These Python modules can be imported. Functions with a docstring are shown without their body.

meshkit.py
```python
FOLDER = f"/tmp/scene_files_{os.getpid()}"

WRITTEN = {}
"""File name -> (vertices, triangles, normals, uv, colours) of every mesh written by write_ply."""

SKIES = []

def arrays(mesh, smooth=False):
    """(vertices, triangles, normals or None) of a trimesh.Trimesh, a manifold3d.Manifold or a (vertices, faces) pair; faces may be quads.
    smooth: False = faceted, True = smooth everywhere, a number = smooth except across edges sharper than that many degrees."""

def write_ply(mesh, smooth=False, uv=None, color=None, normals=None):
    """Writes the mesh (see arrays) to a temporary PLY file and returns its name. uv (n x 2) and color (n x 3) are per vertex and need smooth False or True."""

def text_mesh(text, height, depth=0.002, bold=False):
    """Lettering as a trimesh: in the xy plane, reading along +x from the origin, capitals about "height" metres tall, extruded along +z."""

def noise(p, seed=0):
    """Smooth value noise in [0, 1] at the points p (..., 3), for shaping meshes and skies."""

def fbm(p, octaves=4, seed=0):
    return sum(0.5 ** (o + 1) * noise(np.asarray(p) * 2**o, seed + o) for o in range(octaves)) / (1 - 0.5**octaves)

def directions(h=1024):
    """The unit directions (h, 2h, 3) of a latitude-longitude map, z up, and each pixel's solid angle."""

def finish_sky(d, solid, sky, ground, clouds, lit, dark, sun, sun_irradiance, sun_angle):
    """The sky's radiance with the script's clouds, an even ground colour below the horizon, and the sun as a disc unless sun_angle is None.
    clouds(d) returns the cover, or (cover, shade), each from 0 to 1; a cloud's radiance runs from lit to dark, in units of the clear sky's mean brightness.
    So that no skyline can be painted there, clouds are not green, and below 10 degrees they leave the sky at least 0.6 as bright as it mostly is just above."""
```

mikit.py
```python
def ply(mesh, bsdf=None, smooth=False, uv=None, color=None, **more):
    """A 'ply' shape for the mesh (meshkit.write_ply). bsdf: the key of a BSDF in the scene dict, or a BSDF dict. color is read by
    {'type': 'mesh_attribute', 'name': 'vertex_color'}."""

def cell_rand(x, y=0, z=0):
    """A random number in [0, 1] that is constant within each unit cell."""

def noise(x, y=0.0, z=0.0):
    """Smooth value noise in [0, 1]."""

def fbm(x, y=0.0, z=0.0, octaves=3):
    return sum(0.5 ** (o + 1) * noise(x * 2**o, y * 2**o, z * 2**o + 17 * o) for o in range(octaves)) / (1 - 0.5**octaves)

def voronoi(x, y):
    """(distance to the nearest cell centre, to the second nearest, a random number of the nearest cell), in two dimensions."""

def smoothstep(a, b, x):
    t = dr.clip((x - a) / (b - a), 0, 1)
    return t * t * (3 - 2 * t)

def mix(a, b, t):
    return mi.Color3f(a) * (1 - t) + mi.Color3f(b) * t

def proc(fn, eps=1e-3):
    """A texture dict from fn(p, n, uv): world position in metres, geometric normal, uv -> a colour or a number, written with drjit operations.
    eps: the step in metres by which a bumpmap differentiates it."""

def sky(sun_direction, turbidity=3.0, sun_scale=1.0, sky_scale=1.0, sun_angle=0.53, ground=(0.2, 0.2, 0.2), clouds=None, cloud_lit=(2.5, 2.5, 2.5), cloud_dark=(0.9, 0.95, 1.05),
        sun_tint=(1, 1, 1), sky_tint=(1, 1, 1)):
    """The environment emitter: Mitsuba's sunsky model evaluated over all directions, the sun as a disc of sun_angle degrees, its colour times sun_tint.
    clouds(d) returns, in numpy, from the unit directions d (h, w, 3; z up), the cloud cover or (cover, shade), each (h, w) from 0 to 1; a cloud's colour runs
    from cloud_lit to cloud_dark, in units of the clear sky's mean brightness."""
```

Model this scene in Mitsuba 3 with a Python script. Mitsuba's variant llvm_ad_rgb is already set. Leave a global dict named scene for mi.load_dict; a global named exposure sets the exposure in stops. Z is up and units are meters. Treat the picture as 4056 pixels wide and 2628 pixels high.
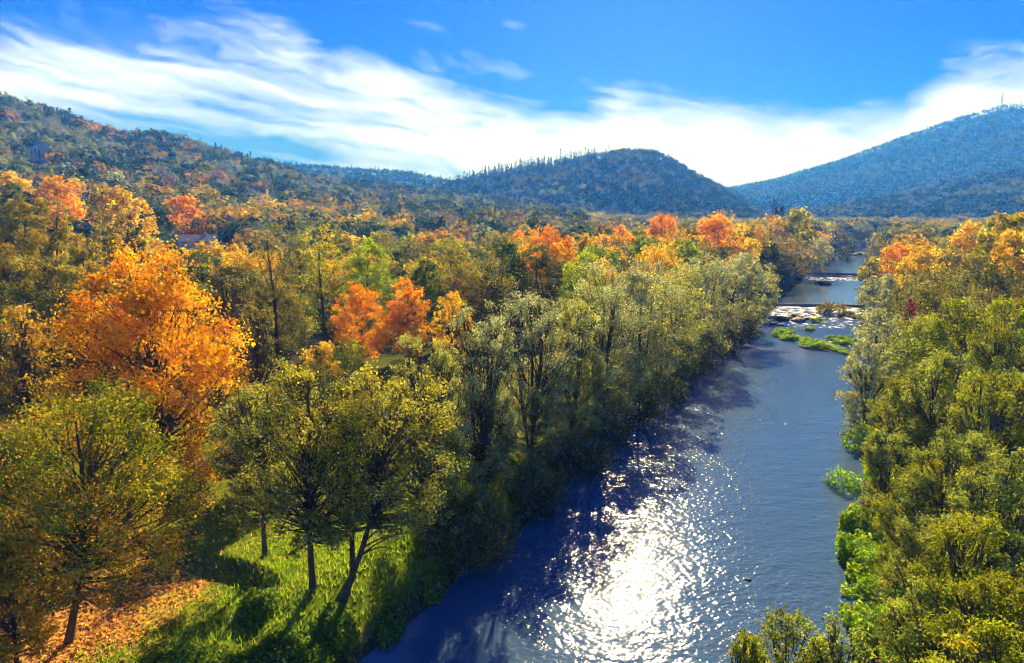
import math, random
import numpy as np, trimesh
import drjit as dr
import mitsuba as mi
import mikit, meshkit
from mikit import proc, fbm, noise, voronoi, smoothstep, mix

T = mi.ScalarTransform4f
scene, labels = {}, {}
rad = math.radians

# ------------------------------------------------------------------ camera, sky, exposure
CAM_H = 22.0
PITCH = 9.7
scene['camera'] = {'type': 'perspective', 'fov': 73.76, 'fov_axis': 'x', 'near_clip': 0.5, 'far_clip': 20000.0,
    'to_world': T().look_at(origin=[0, 0, CAM_H], target=[0, math.cos(rad(PITCH)), CAM_H - math.sin(rad(PITCH))], up=[0, 0, 1]),
    'medium': {'type': 'ref', 'id': 'air'}}
exposure = 3.0
SUN_AZ, SUN_EL = 10.0, 29.8
sun = [math.sin(rad(SUN_AZ)) * math.cos(rad(SUN_EL)), math.cos(rad(SUN_AZ)) * math.cos(rad(SUN_EL)), math.sin(rad(SUN_EL))]

# upper edge of the big cirrus sheet: azimuth -> elevation, going on round the sky
CL_A = [-180, -140, -100, -70, -41.5, -35.4, -33.9, -27.9, -21.7, -17.8, -15.1, -9.9, -6.5, -3.1, 1.5, 4.9, 8.5, 10.6, 17.1, 26.1, 28.8, 31.1, 33, 35.4, 40, 60, 90, 140, 180]
CL_E = [9, 12, 9, 12, 11.4, 11.6, 12.4, 13.2, 14.6, 14.6, 12.8, 11.6, 10.6, 9.2, 8.6, 8.8, 10.2, 9.8, 8.7, 7.5, 7.9, 10.6, 11.4, 11.0, 11.2, 12, 8, 11, 9]

def clouds(d):
    az = np.degrees(np.arctan2(d[..., 0], d[..., 1]))
    el = np.degrees(np.arcsin(np.clip(d[..., 2], -1, 1)))
    q = np.stack([az, el, 0 * az], -1)
    fb = lambda x, y, o, sd: meshkit.fbm(np.stack([x, y, 0 * x], -1), o, sd)
    warp = fb(az * .09 + 7, el * .22 + 7, 4, 3) - .5
    warp2 = fb(az * .35 + 3, el * .8 + 3, 4, 5) - .5
    # long streaks that fall away to the right, and finer combed fibres along them
    v = el + .20 * az + 3.2 * warp + .9 * warp2; u = az - .5 * el
    st = fb(u * .05 + 11, v * .42 + 11, 5, 9)
    fib = fb(u * .16 + 5, v * 1.9 + 5, 5, 21)
    fib2 = fb(u * .5 + 2, v * 5.5, 3, 33)
    edge = np.interp(az, CL_A, CL_E) + 3.2 * warp + 1.8 * warp2 + 2.2 * (fib - .5) + .8 * (fib2 - .5)
    cover = np.clip((edge - el + .5) / 3.0, 0, 1)
    east = np.clip((az + 22) / 20, 0, 1)
    core = np.exp(-((el - np.interp(az, [-40, -21, -10, 0, 12, 30, 45], [8.0, 10.4, 8.4, 6.0, 5.0, 6.0, 8.6])) / np.interp(az, [-40, -21, 0, 30], [1.3, 2.0, 2.6, 2.6])) ** 2)
    body = .32 + .48 * east + .42 * core + 1.7 * (st - .5) + 1.0 * (fib - .5) + .35 * (fib2 - .5)
    low = np.clip((5.0 - el) / 4.5, 0, 1)
    body = np.maximum(body, low * (.34 + .5 * east) + .5 * (fib - .5))
    c = cover * np.clip(body, .08, 1)
    w = fb(az * .16 + 31, v * .7, 5, 41)
    c = np.maximum(c, np.clip((w - .70) * 1.2, 0, .22))
    glare = np.exp(-((az - 9.7) / 16) ** 2 - ((el - 12) / 14) ** 2)          # whitening glow around the sun, painted in as faint cloud cover
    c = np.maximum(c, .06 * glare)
    return np.clip(c, 0, 1)

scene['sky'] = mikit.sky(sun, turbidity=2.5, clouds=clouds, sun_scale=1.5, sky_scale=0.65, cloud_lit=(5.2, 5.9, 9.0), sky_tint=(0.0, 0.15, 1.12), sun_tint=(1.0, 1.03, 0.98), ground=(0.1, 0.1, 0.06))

# ------------------------------------------------------------------ helpers
def put(key, d):
    base, k = key, 0
    while key in scene or any(False for _ in ()):
        k += 1
        key = f'{base}_{k:03d}'
    scene[key] = d
    return key

COUNT = {}
def root_name(name):
    COUNT[name] = COUNT.get(name, 0) + 1
    return name if COUNT[name] == 1 else f'{name}_{COUNT[name] - 1:03d}'

def say(key, label, cat=None, group=None, kind=None):
    e = {'label': label}
    if cat: e['category'] = cat
    if group: e['group'] = group
    if kind: e['kind'] = kind
    labels[key] = e

def pack(rgb):
    rgb = np.clip(rgb, 0, 0.995)
    return np.stack([np.floor(rgb[:, 0] * 1000) + 0.02 + 0.96 * rgb[:, 1], rgb[:, 2]], 1)

def unpack(p, n, uv):
    f = dr.floor(uv.x)
    return mi.Color3f(f / 1000.0, (uv.x - f - 0.02) / 0.96, uv.y)

def tube(pts, radii, sides=6):
    p = np.asarray(pts, float); t = np.gradient(p, axis=0)
    t /= np.linalg.norm(t, axis=1, keepdims=True) + 1e-12
    a = np.cross(t, np.where(np.abs(t[:, 2:]) < 0.9, [0, 0, 1.0], [1.0, 0, 0]))
    a /= np.linalg.norm(a, axis=1, keepdims=True) + 1e-12
    b = np.cross(t, a); ang = np.arange(sides) * 2 * np.pi / sides
    v = p[:, None] + np.asarray(radii)[:, None, None] * (np.cos(ang)[None, :, None] * a[:, None] + np.sin(ang)[None, :, None] * b[:, None])
    i, j = np.meshgrid(np.arange(len(p) - 1), np.arange(sides), indexing='ij')
    q = np.stack([i * sides + j, i * sides + (j + 1) % sides, (i + 1) * sides + (j + 1) % sides, (i + 1) * sides + j], -1).reshape(-1, 4)
    return v.reshape(-1, 3), np.vstack([q[:, [0, 1, 2]], q[:, [0, 2, 3]]])

def join(parts):
    vs, fs, at = [], [], 0
    for v, f in parts:
        vs.append(v); fs.append(np.asarray(f) + at); at += len(v)
    return np.vstack(vs), np.vstack(fs)

def box(x0, x1, y0, y1, z0, z1):
    v = np.array([[x, y, z] for x in (x0, x1) for y in (y0, y1) for z in (z0, z1)], float)
    f = np.array([[0, 1, 3], [0, 3, 2], [4, 6, 7], [4, 7, 5], [0, 4, 5], [0, 5, 1], [2, 3, 7], [2, 7, 6], [0, 2, 6], [0, 6, 4], [1, 5, 7], [1, 7, 3]])
    return v, f

def unit(v):
    return v / (np.linalg.norm(v, axis=-1, keepdims=True) + 1e-12)

# ------------------------------------------------------------------ the lie of the land
RO, RD, RP = np.array([-7.8, 29.0]), np.array([0.469, 0.883]), np.array([0.883, -0.469])
RW = 21.0
WN = np.array([math.sin(rad(9)), math.cos(rad(9))]); WE = np.array([math.cos(rad(9)), -math.sin(rad(9))])
WEIRS = [(75.5, 165.0, 0.0, 0.55), (117.0, 238.0, 0.55, 0.25), (119.0, 243.0, 0.8, 0.75), (198.0, 385.0, 1.55, 0.6)]   # x, y, level below, step

def st_of(x, y):
    ax, ay = x - RO[0], y - RO[1]
    return ax * RD[0] + ay * RD[1], ax * RP[0] + ay * RP[1]

def water_level(x, y, soft=0.0):
    z = 0.0 * x
    for cx, cy, lo, step in WEIRS:
        q = (x - cx) * WN[0] + (y - cy) * WN[1]
        z = z + step * (np.clip(q / soft + 0.5, 0, 1) if soft else (q > 0))
    return z

RIDGES = {
 'A': dict(a=[-180, -90, -45, -39.9, -35.7, -33.9, -32.3, -30.3, -28.8, -27.1, -24.9, -22.3, -19.9, -18.7, -16.1, -10.2, -4.6, 2.1, 6, 14],
           e=[3, 8, 8.6, 8.0, 7.44, 7.06, 6.58, 5.91, 5.48, 5.74, 5.3, 4.47, 3.9, 3.6, 2.83, 2.06, 1.46, 0.6, 0.15, -0.5], base=150, near=640, far=1000, p=1.6),
 'B': dict(a=[-60, -30, -25.9, -18.7, -14.8, -11.5, -8.4, -4.6, 0.4, 7.4, 12], e=[2, 3, 3.27, 3.74, 3.62, 3.4, 3.26, 2.5, 1.7, 0.6, -1], base=1100, near=1600, far=1600, p=1.1),
 'C': dict(a=[-14, -11.9, -6.7, -4.6, -2.1, 0.4, 3.2, 4.9, 8.7, 11.4, 12.8, 14.2, 17.5, 19, 21], e=[-.6, 0.6, 1.8, 2.5, 3.1, 3.6, 4.0, 4.35, 4.97, 4.83, 4.2, 3.29, 1.6, 0.4, -.7], base=800, near=1250, far=1250, p=1.0),
 'D': dict(a=[6, 10.9, 17.2, 20.6, 25, 29, 32.7, 34.6, 35.8, 40.5, 60, 100, 180], e=[0, 0.68, 1.96, 2.6, 3.85, 5.34, 6.55, 6.95, 7.0, 6.8, 5, 3, 2.5], base=1400, near=2750, far=2750, p=1.15),
 'E': dict(a=[15, 17.6, 23.5, 26.4, 29.4, 31.9, 34.4, 36.2, 40.9, 60, 100], e=[-.6, -.3, 0.3, 0.87, 1.31, 2.01, 2.47, 2.74, 2.9, 3, 1], base=880, near=1320, far=1320, p=1.1),
}
def ridge_dist(R, az):
    return np.interp(az, [-45, 5], [R['near'], R['far']])

def hills(x, y, only=None):
    r = np.hypot(x, y); az = np.degrees(np.arctan2(x, y))
    z = 0 * r
    lump = meshkit.fbm(np.stack([x / 260.0, y / 260.0, 0 * x], -1) + 50, 4, 2) - 0.5
    for k, R in RIDGES.items():
        if only and k not in only: continue
        D = ridge_dist(R, az)
        top = np.maximum(D * np.tan(np.radians(np.interp(az, R['a'], R['e'], left=-5, right=-5))) + CAM_H - 13.0, 0)
        t = np.clip((r - R['base']) / (D - R['base']), 0, 1)
        f = t ** R['p']
        f = f + 0.9 * lump * 4 * f * (1 - f) * (0.22 if k in 'CDE' else 0.10)
        back = np.clip((r - D) / (0.7 * D), 0, 1)
        f = np.where(r > D, 1 - 0.8 * back * back * (3 - 2 * back), f)
        z = np.maximum(z, top * f)
    return z

STEP = np.array([[-60, 47.0], [-28, 41.5], [-20.5, 38.6], [-16, 36.2], [-12.6, 34.2], [-12.2, 30.5], [-12.6, 20.0]])   # top edge of the earth bank above the lower lawn
def lawn_drop(x, y):
    p = np.stack([x, y], -1); n_ = meshkit.fbm(np.stack([x * .7, y * .7, 0 * x], -1), 3, 6) - .5; best = np.full(x.shape, 1e9); side = np.zeros(x.shape)
    for a, b in zip(STEP[:-1], STEP[1:]):
        ab = b - a; t = np.clip(((p - a) @ ab) / (ab @ ab), 0, 1)
        dv = p - (a + t[..., None] * ab); d = np.hypot(dv[..., 0], dv[..., 1])
        s = ab[0] * (p[..., 1] - a[1]) - ab[1] * (p[..., 0] - a[0])
        side = np.where(d < best, np.sign(s), side); best = np.minimum(best, d)
    return np.clip(0.5 - side * (best + 0.5 * n_ * side) / 0.9, 0, 1)      # 1 on the camera's side

def ground(x, y):
    x = np.asarray(x, float); y = np.asarray(y, float)
    s, t = st_of(x, y)
    o = np.maximum(np.maximum(-t, t - RW), (s - 480) / 3)
    wl = water_level(x, y, 6.0)
    n1 = meshkit.fbm(np.stack([x / 9, y / 9, 0 * x], -1), 3, 1) - 0.5
    n2 = meshkit.fbm(np.stack([x / 1.6, y / 1.6, 0 * x], -1), 2, 4) - 0.5
    o = o + 1.2 * n1 + 0.5 * n2
    up = np.clip(o / 5.5, 0, 1); up = up * up * (3 - 2 * up)
    z = wl + np.where(o < 0, np.maximum(-0.9, 0.35 * o - 0.12), -0.12 + 2.6 * up)
    z = z + 0.004 * np.clip(s, 0, 900) * (o > 0) * up
    z = z + 0.5 * n1 * up + 0.10 * n2 * (o > -1)
    near = np.clip((80 - np.hypot(x, y)) / 30, 0, 1) * np.clip(-t / 6 - 0.4, 0, 1)
    z = z - 0.85 * lawn_drop(x, y) * near
    return z + hills(x, y) * np.clip(o / 30, 0, 1)

def gz(x, y):
    return float(ground(np.array([x]), np.array([y]))[0])

# ------------------------------------------------------------------ materials
def leaf_col(p, n, uv): return unpack(p, n, uv)
scene['leaf'] = {'type': 'principledthin', 'base_color': proc(leaf_col), 'roughness': 0.2, 'diff_trans': 1.0, 'eta': 1.5}
scene['waxy_leaf'] = {'type': 'principledthin', 'base_color': proc(leaf_col), 'roughness': 0.25, 'diff_trans': 0.78, 'eta': 1.5}
WAXY = ('birch', 'darkgreen', 'darkolive', 'olive', 'willow', 'willowyellow', 'willowbrown', 'willowdark', 'rightyellow', 'rightolive', 'alder', 'alderyellow', 'oliveyellow', 'brown')
scene['far_leaf'] = {'type': 'principledthin', 'base_color': proc(leaf_col), 'roughness': 0.6, 'diff_trans': 0.6, 'eta': 1.2}
def bark_col(p, n, uv):
    k = fbm(p.x * 6, p.y * 6, p.z * 1.5, 3)
    return mix((0.035, 0.028, 0.02), (0.13, 0.11, 0.085), k)
scene['bark'] = {'type': 'twosided', 'bsdf': {'type': 'diffuse', 'reflectance': proc(bark_col)}}

def ground_col(p, n, uv):
    a = fbm(p.x * 0.18, p.y * 0.18, 0.0, 4)
    b = fbm(p.x * 2.2, p.y * 2.2, 3.0, 3)
    c = noise(p.x * 9.0, p.y * 9.0, 1.0)
    t = (p.x + 7.8) * 0.883 - (p.y - 29.0) * 0.469
    grass = mix((0.06, 0.095, 0.008), (0.15, 0.20, 0.015), b)
    litter = mix((0.14, 0.07, 0.02), (0.52, 0.27, 0.07), smoothstep(0.35, 0.75, c))
    wood = mix((0.025, 0.035, 0.014), (0.06, 0.065, 0.025), b)
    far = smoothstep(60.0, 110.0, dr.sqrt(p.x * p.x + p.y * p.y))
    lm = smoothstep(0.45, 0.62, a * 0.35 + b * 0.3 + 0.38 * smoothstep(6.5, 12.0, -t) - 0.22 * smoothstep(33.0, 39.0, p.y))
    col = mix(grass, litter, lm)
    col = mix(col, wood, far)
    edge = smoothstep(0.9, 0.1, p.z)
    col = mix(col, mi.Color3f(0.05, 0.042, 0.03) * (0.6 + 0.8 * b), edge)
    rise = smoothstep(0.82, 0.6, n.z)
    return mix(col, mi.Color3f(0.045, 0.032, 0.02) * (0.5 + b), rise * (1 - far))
scene['soil'] = {'type': 'twosided', 'bsdf': {'type': 'diffuse', 'reflectance': proc(ground_col)}}

def wave_h(p, n, uv):
    x, y = p.x * 0.985 + p.y * 0.17, p.y * 0.985 - p.x * 0.17
    big = noise(x * 0.55, y * 1.0, 0.0) * 0.10
    mid = noise(x * 1.5 + 9, y * 2.3, 2.0) * 0.028
    small = noise(x * 4.0, y * 5.5 + 4, 4.0) * 0.022
    tiny = noise(x * 10.0, y * 13.0, 6.0) * 0.007
    up = (p.x - 75.5) * float(WN[0]) + (p.y - 165.0) * float(WN[1])
    calm = (0.5 + 0.9 * noise(p.x * 0.11, p.y * 0.11, 8.0)) * (0.86 + 2.4 * smoothstep(58.0, 112.0, p.y)) * dr.select(up > 0, 0.12, 1.0)
    return big * 0.4 * dr.select(up > 0, 0.12, 1.0) + (mid + 1.1 * small + 1.15 * tiny) * calm
def foam_w(p, n, uv):
    w = mi.Float(0.0)
    for cx, cy, run in ((75.5, 165.0, 34.0), (117.0, 238.0, 16.0), (119.0, 243.0, 3.5), (198.0, 385.0, 16.0)):
        q = -((p.x - cx) * float(WN[0]) + (p.y - cy) * float(WN[1]))
        w = dr.maximum(w, dr.select(q > 0, dr.clip(1 - q / run, 0, 1), 0))
    k = fbm(p.x * 1.1, p.y * 0.7, 5.0, 4)
    return smoothstep(0.64, 0.46, k + 0.26 * (1 - w)) * dr.select(w > 0, 1.0, 0.0) * 0.9
scene['water_clear'] = {'type': 'bumpmap', 'scale': 1.0, 'wave': proc(wave_h, eps=0.02),
    'bsdf': {'type': 'roughplastic', 'int_ior': 1.36, 'alpha': 0.006, 'distribution': 'ggx', 'diffuse_reflectance': {'type': 'rgb', 'value': (0.042, 0.086, 0.17)}}}
scene['foam'] = {'type': 'diffuse', 'reflectance': {'type': 'rgb', 'value': (0.78, 0.8, 0.82)}}
scene['water'] = {'type': 'twosided', 'bsdf': {'type': 'blendbsdf', 'weight': proc(foam_w), 'a': dict(scene['water_clear']), 'b': dict(scene['foam'])}}
del scene['water_clear'], scene['foam']

def concrete_col(p, n, uv):
    return mix((0.07, 0.065, 0.055), (0.26, 0.25, 0.22), fbm(p.x * 2.0, p.y * 2.0, p.z * 1.2, 4))
scene['concrete'] = {'type': 'twosided', 'bsdf': {'type': 'diffuse', 'reflectance': proc(concrete_col)}}
def rock_col(p, n, uv):
    return mix((0.02, 0.02, 0.018), (0.09, 0.085, 0.07), fbm(p.x * 3.0, p.y * 3.0, p.z * 3.0, 4))
scene['wet_stone'] = {'type': 'twosided', 'bsdf': {'type': 'principled', 'base_color': proc(rock_col), 'roughness': 0.7, 'specular': 0.3}}
def asphalt_col(p, n, uv):
    return mix((0.045, 0.045, 0.048), (0.10, 0.10, 0.10), fbm(p.x * 1.5, p.y * 1.5, 0.0, 4))
scene['asphalt'] = {'type': 'twosided', 'bsdf': {'type': 'diffuse', 'reflectance': proc(asphalt_col)}}
def road_col(p, n, uv):
    return mix((0.24, 0.235, 0.22), (0.36, 0.35, 0.33), fbm(p.x * 0.6, p.y * 0.6, 0.0, 4))
scene['pale_road'] = {'type': 'twosided', 'bsdf': {'type': 'diffuse', 'reflectance': proc(road_col)}}
def flat(name, rgb, rough=None, amp=0.25, f=1.5):
    a = tuple(c * (1 - amp) for c in rgb); b = tuple(min(c * (1 + amp), 0.95) for c in rgb)
    tex = proc(lambda p, n, uv, a=a, b=b: mix(a, b, fbm(p.x * f, p.y * f, p.z * f, 3)))
    bs = {'type': 'diffuse', 'reflectance': tex} if rough is None else {'type': 'principled', 'base_color': tex, 'roughness': rough, 'specular': 0.5}
    scene[name] = {'type': 'twosided', 'bsdf': bs}
flat('plaster_white', (0.72, 0.71, 0.68)); flat('plaster_blue', (0.36, 0.42, 0.54)); flat('plaster_pink', (0.42, 0.27, 0.24)); flat('plaster_grey', (0.30, 0.29, 0.28))
flat('roof_blue', (0.05, 0.16, 0.45), 0.35); flat('roof_grey', (0.17, 0.165, 0.16), 0.4); flat('roof_pale', (0.5, 0.49, 0.47), 0.3); flat('roof_red', (0.32, 0.10, 0.06))
flat('dark_glass', (0.02, 0.025, 0.03), 0.08); flat('steel', (0.16, 0.17, 0.19), 0.4); flat('brick_red', (0.28, 0.09, 0.06))

# ------------------------------------------------------------------ ground sheet
def build_ground():
    az = np.concatenate([np.arange(-180, -50, 5.0), np.arange(-50, 50, 0.36), np.arange(50, 180, 5.0)])
    r = [1.0, 3.0, 6.0, 9.0]
    while r[-1] < 3150: r.append(r[-1] * 1.0165 if r[-1] > 20 else r[-1] + 0.8)
    r = np.array(r + [3300, 3420])
    A, Rr = np.meshgrid(np.radians(az), r, indexing='ij')
    x, y = Rr * np.sin(A), Rr * np.cos(A)
    z = ground(x, y)
    v = np.stack([x, y, z], -1).reshape(-1, 3)
    n, m = len(az), len(r)
    i, j = np.meshgrid(np.arange(n), np.arange(m - 1), indexing='ij')
    i2 = (i + 1) % n
    f = np.stack([i * m + j, i * m + j + 1, i2 * m + j + 1, i2 * m + j], -1).reshape(-1, 4)[:, ::-1]
    v = np.vstack([v, [[0, 0, gz(0.01, 0.01)]]]); c = len(v) - 1
    k = np.arange(n); f3 = np.stack([k * 0 + c, k * m, ((k + 1) % n) * m], 1)[:, ::-1]
    f = np.vstack([f[:, [0, 1, 2]], f[:, [0, 2, 3]], f3])
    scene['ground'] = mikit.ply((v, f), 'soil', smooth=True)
    say('ground', 'wooded valley floor and hills with grass and fallen leaves', kind='structure')
build_ground()

# ------------------------------------------------------------------ river and weirs
def weir_s(t, w):
    cx, cy = w[0], w[1]
    a = (RO[0] - cx) * WN[0] + (RO[1] - cy) * WN[1]
    return -(a + t * (RP @ WN)) / (RD @ WN)

def build_river():
    t = np.linspace(-4, RW + 4, 40)
    cuts = [(None, WEIRS[0], 0.0), (WEIRS[0], WEIRS[1], 0.55), (WEIRS[1], WEIRS[2], 0.8), (WEIRS[2], WEIRS[3], 1.55), (WEIRS[3], None, 2.15)]
    for k, (a, b, z) in enumerate(cuts):
        s0 = weir_s(t, a) + 0.25 if a else t * 0 - 60
        s1 = weir_s(t, b) - 0.25 if b else t * 0 + 505
        n = 60
        u = np.linspace(0, 1, n)[:, None]
        S = s0 + (s1 - s0) * u; TT = np.broadcast_to(t, S.shape)
        x = RO[0] + S * RD[0] + TT * RP[0]; y = RO[1] + S * RD[1] + TT * RP[1]
        v = np.stack([x, y, 0 * x + z], -1).reshape(-1, 3)
        i, j = np.meshgrid(np.arange(n - 1), np.arange(len(t) - 1), indexing='ij'); m = len(t)
        f = np.stack([i * m + j, i * m + j + 1, (i + 1) * m + j + 1, (i + 1) * m + j], -1).reshape(-1, 4)
        key = root_name('river')
        scene[key] = mikit.ply((v, f), 'water', smooth=True)
        say(key, 'rippled river water', kind='structure')
build_river()

def build_weir(k, w, label, name='weir'):
    key = root_name(name)
    cx, cy, lo, step = w
    def bar(y0, y1, z0, z1, L=13.5):
        v, f = box(-L, L, y0, y1, z0, z1)
        p = v.copy()
        p[:, 0] = cx + v[:, 0] * WE[0] + v[:, 1] * WN[0]; p[:, 1] = cy + v[:, 0] * WE[1] + v[:, 1] * WN[1]
        return p, f
    scene[key + '__wall'] = mikit.ply(bar(-0.35, 0.35, lo - 0.7, lo + step - 0.03), 'concrete')
    scene[key + '__crest'] = mikit.ply(bar(-0.55, 0.25, lo + step - 0.028, lo + step + 0.06), 'concrete')
    scene[key + '__abutment'] = mikit.ply(bar(-0.9, 0.9, lo - 0.7, lo + step + 0.8, 1.0)[0] - np.array([13.9 * WE[0], 13.9 * WE[1], 0]) if False else join([(bar(-0.9, 0.9, lo - 0.7, lo + step + 0.7, 0.8)[0] - np.array([14.2 * WE[0], 14.2 * WE[1], 0]), box(0, 1, 0, 1, 0, 1)[1])]), 'concrete')
    scene[key + '__abutment_001'] = mikit.ply(join([(bar(-0.9, 0.9, lo - 0.7, lo + step + 0.7, 0.8)[0] + np.array([14.2 * WE[0], 14.2 * WE[1], 0]), box(0, 1, 0, 1, 0, 1)[1])]), 'concrete')
    say(key, label, 'weir')
build_weir(0, WEIRS[0], 'nearest low concrete weir with rapids and rocks below it')
build_weir(1, WEIRS[1], 'lower thin sill in front of the second weir')
build_weir(2, WEIRS[2], 'second concrete weir with a tall dark drop face')
build_weir(3, WEIRS[3], 'farthest weir, just in front of the bridge')

# rocks in the rapids
rng = np.random.default_rng(4)
ROCKS = [(61.7, 147.7, 1.4), (57.3, 143.0, 1.7), (56.9, 144.8, 1.2), (59.9, 141.1, 1.7), (62.4, 146.4, 0.9), (63.0, 144.1, 0.9), (63.3, 145.6, 0.7), (59.8, 145.8, 0.9), (53.6, 137.4, 1.1), (53.9, 135.6, 0.9), (67.0, 150.4, 0.6), (58.7, 144.3, 0.8), (97.6, 216.4, 1.3), (97.9, 213.3, 1.9), (101.0, 216.4, 0.9), (179.4, 354.7, 2.6), (176.6, 352.9, 1.6), (14.42, 38.58, 0.22)]
for i, (x, y, r) in enumerate(ROCKS):
    m = trimesh.creation.icosphere(2, 1.0); v = np.array(m.vertices)
    v *= (1 + 0.55 * (meshkit.fbm(v * 1.6 + i * 3, 3, i) - 0.5))[:, None]
    v = v * [r, r * rng.uniform(.6, .9), r * .42] ; a = rng.uniform(0, 6)
    v = np.stack([v[:, 0] * math.cos(a) - v[:, 1] * math.sin(a), v[:, 0] * math.sin(a) + v[:, 1] * math.cos(a), v[:, 2]], 1)
    wl = float(water_level(np.array([x]), np.array([y]))[0])
    key = root_name('rock')
    scene[key] = mikit.ply((v + [x, y, wl + 0.08 * r], m.faces), 'wet_stone', smooth=40)
    o_ = ['first', 'second', 'third', 'fourth', 'fifth', 'sixth', 'seventh', 'eighth', 'ninth', 'tenth', 'eleventh', 'twelfth']
    n_ = sorted(range(12) if i < 12 else range(12, 15) if i < 15 else range(15, 17), key=lambda k: ROCKS[k][0]).index(i) if i < 17 else 0
    if i == 17: say(key, 'small dark stone breaking the water near the bottom of the picture', 'rock')
    else: say(key, [f'dark wet rock in the rapids below the nearest weir, {o_[n_]} from the left', f'dark wet rock below the second weir, {o_[n_]} from the left', f'dark rock below the farthest weir, {o_[n_]} from the left'][0 if i < 12 else 1 if i < 15 else 2], 'rock', ['rocks below the nearest weir', 'rocks below the second weir', 'rocks below the farthest weir'][0 if i < 12 else 1 if i < 15 else 2])

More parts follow.
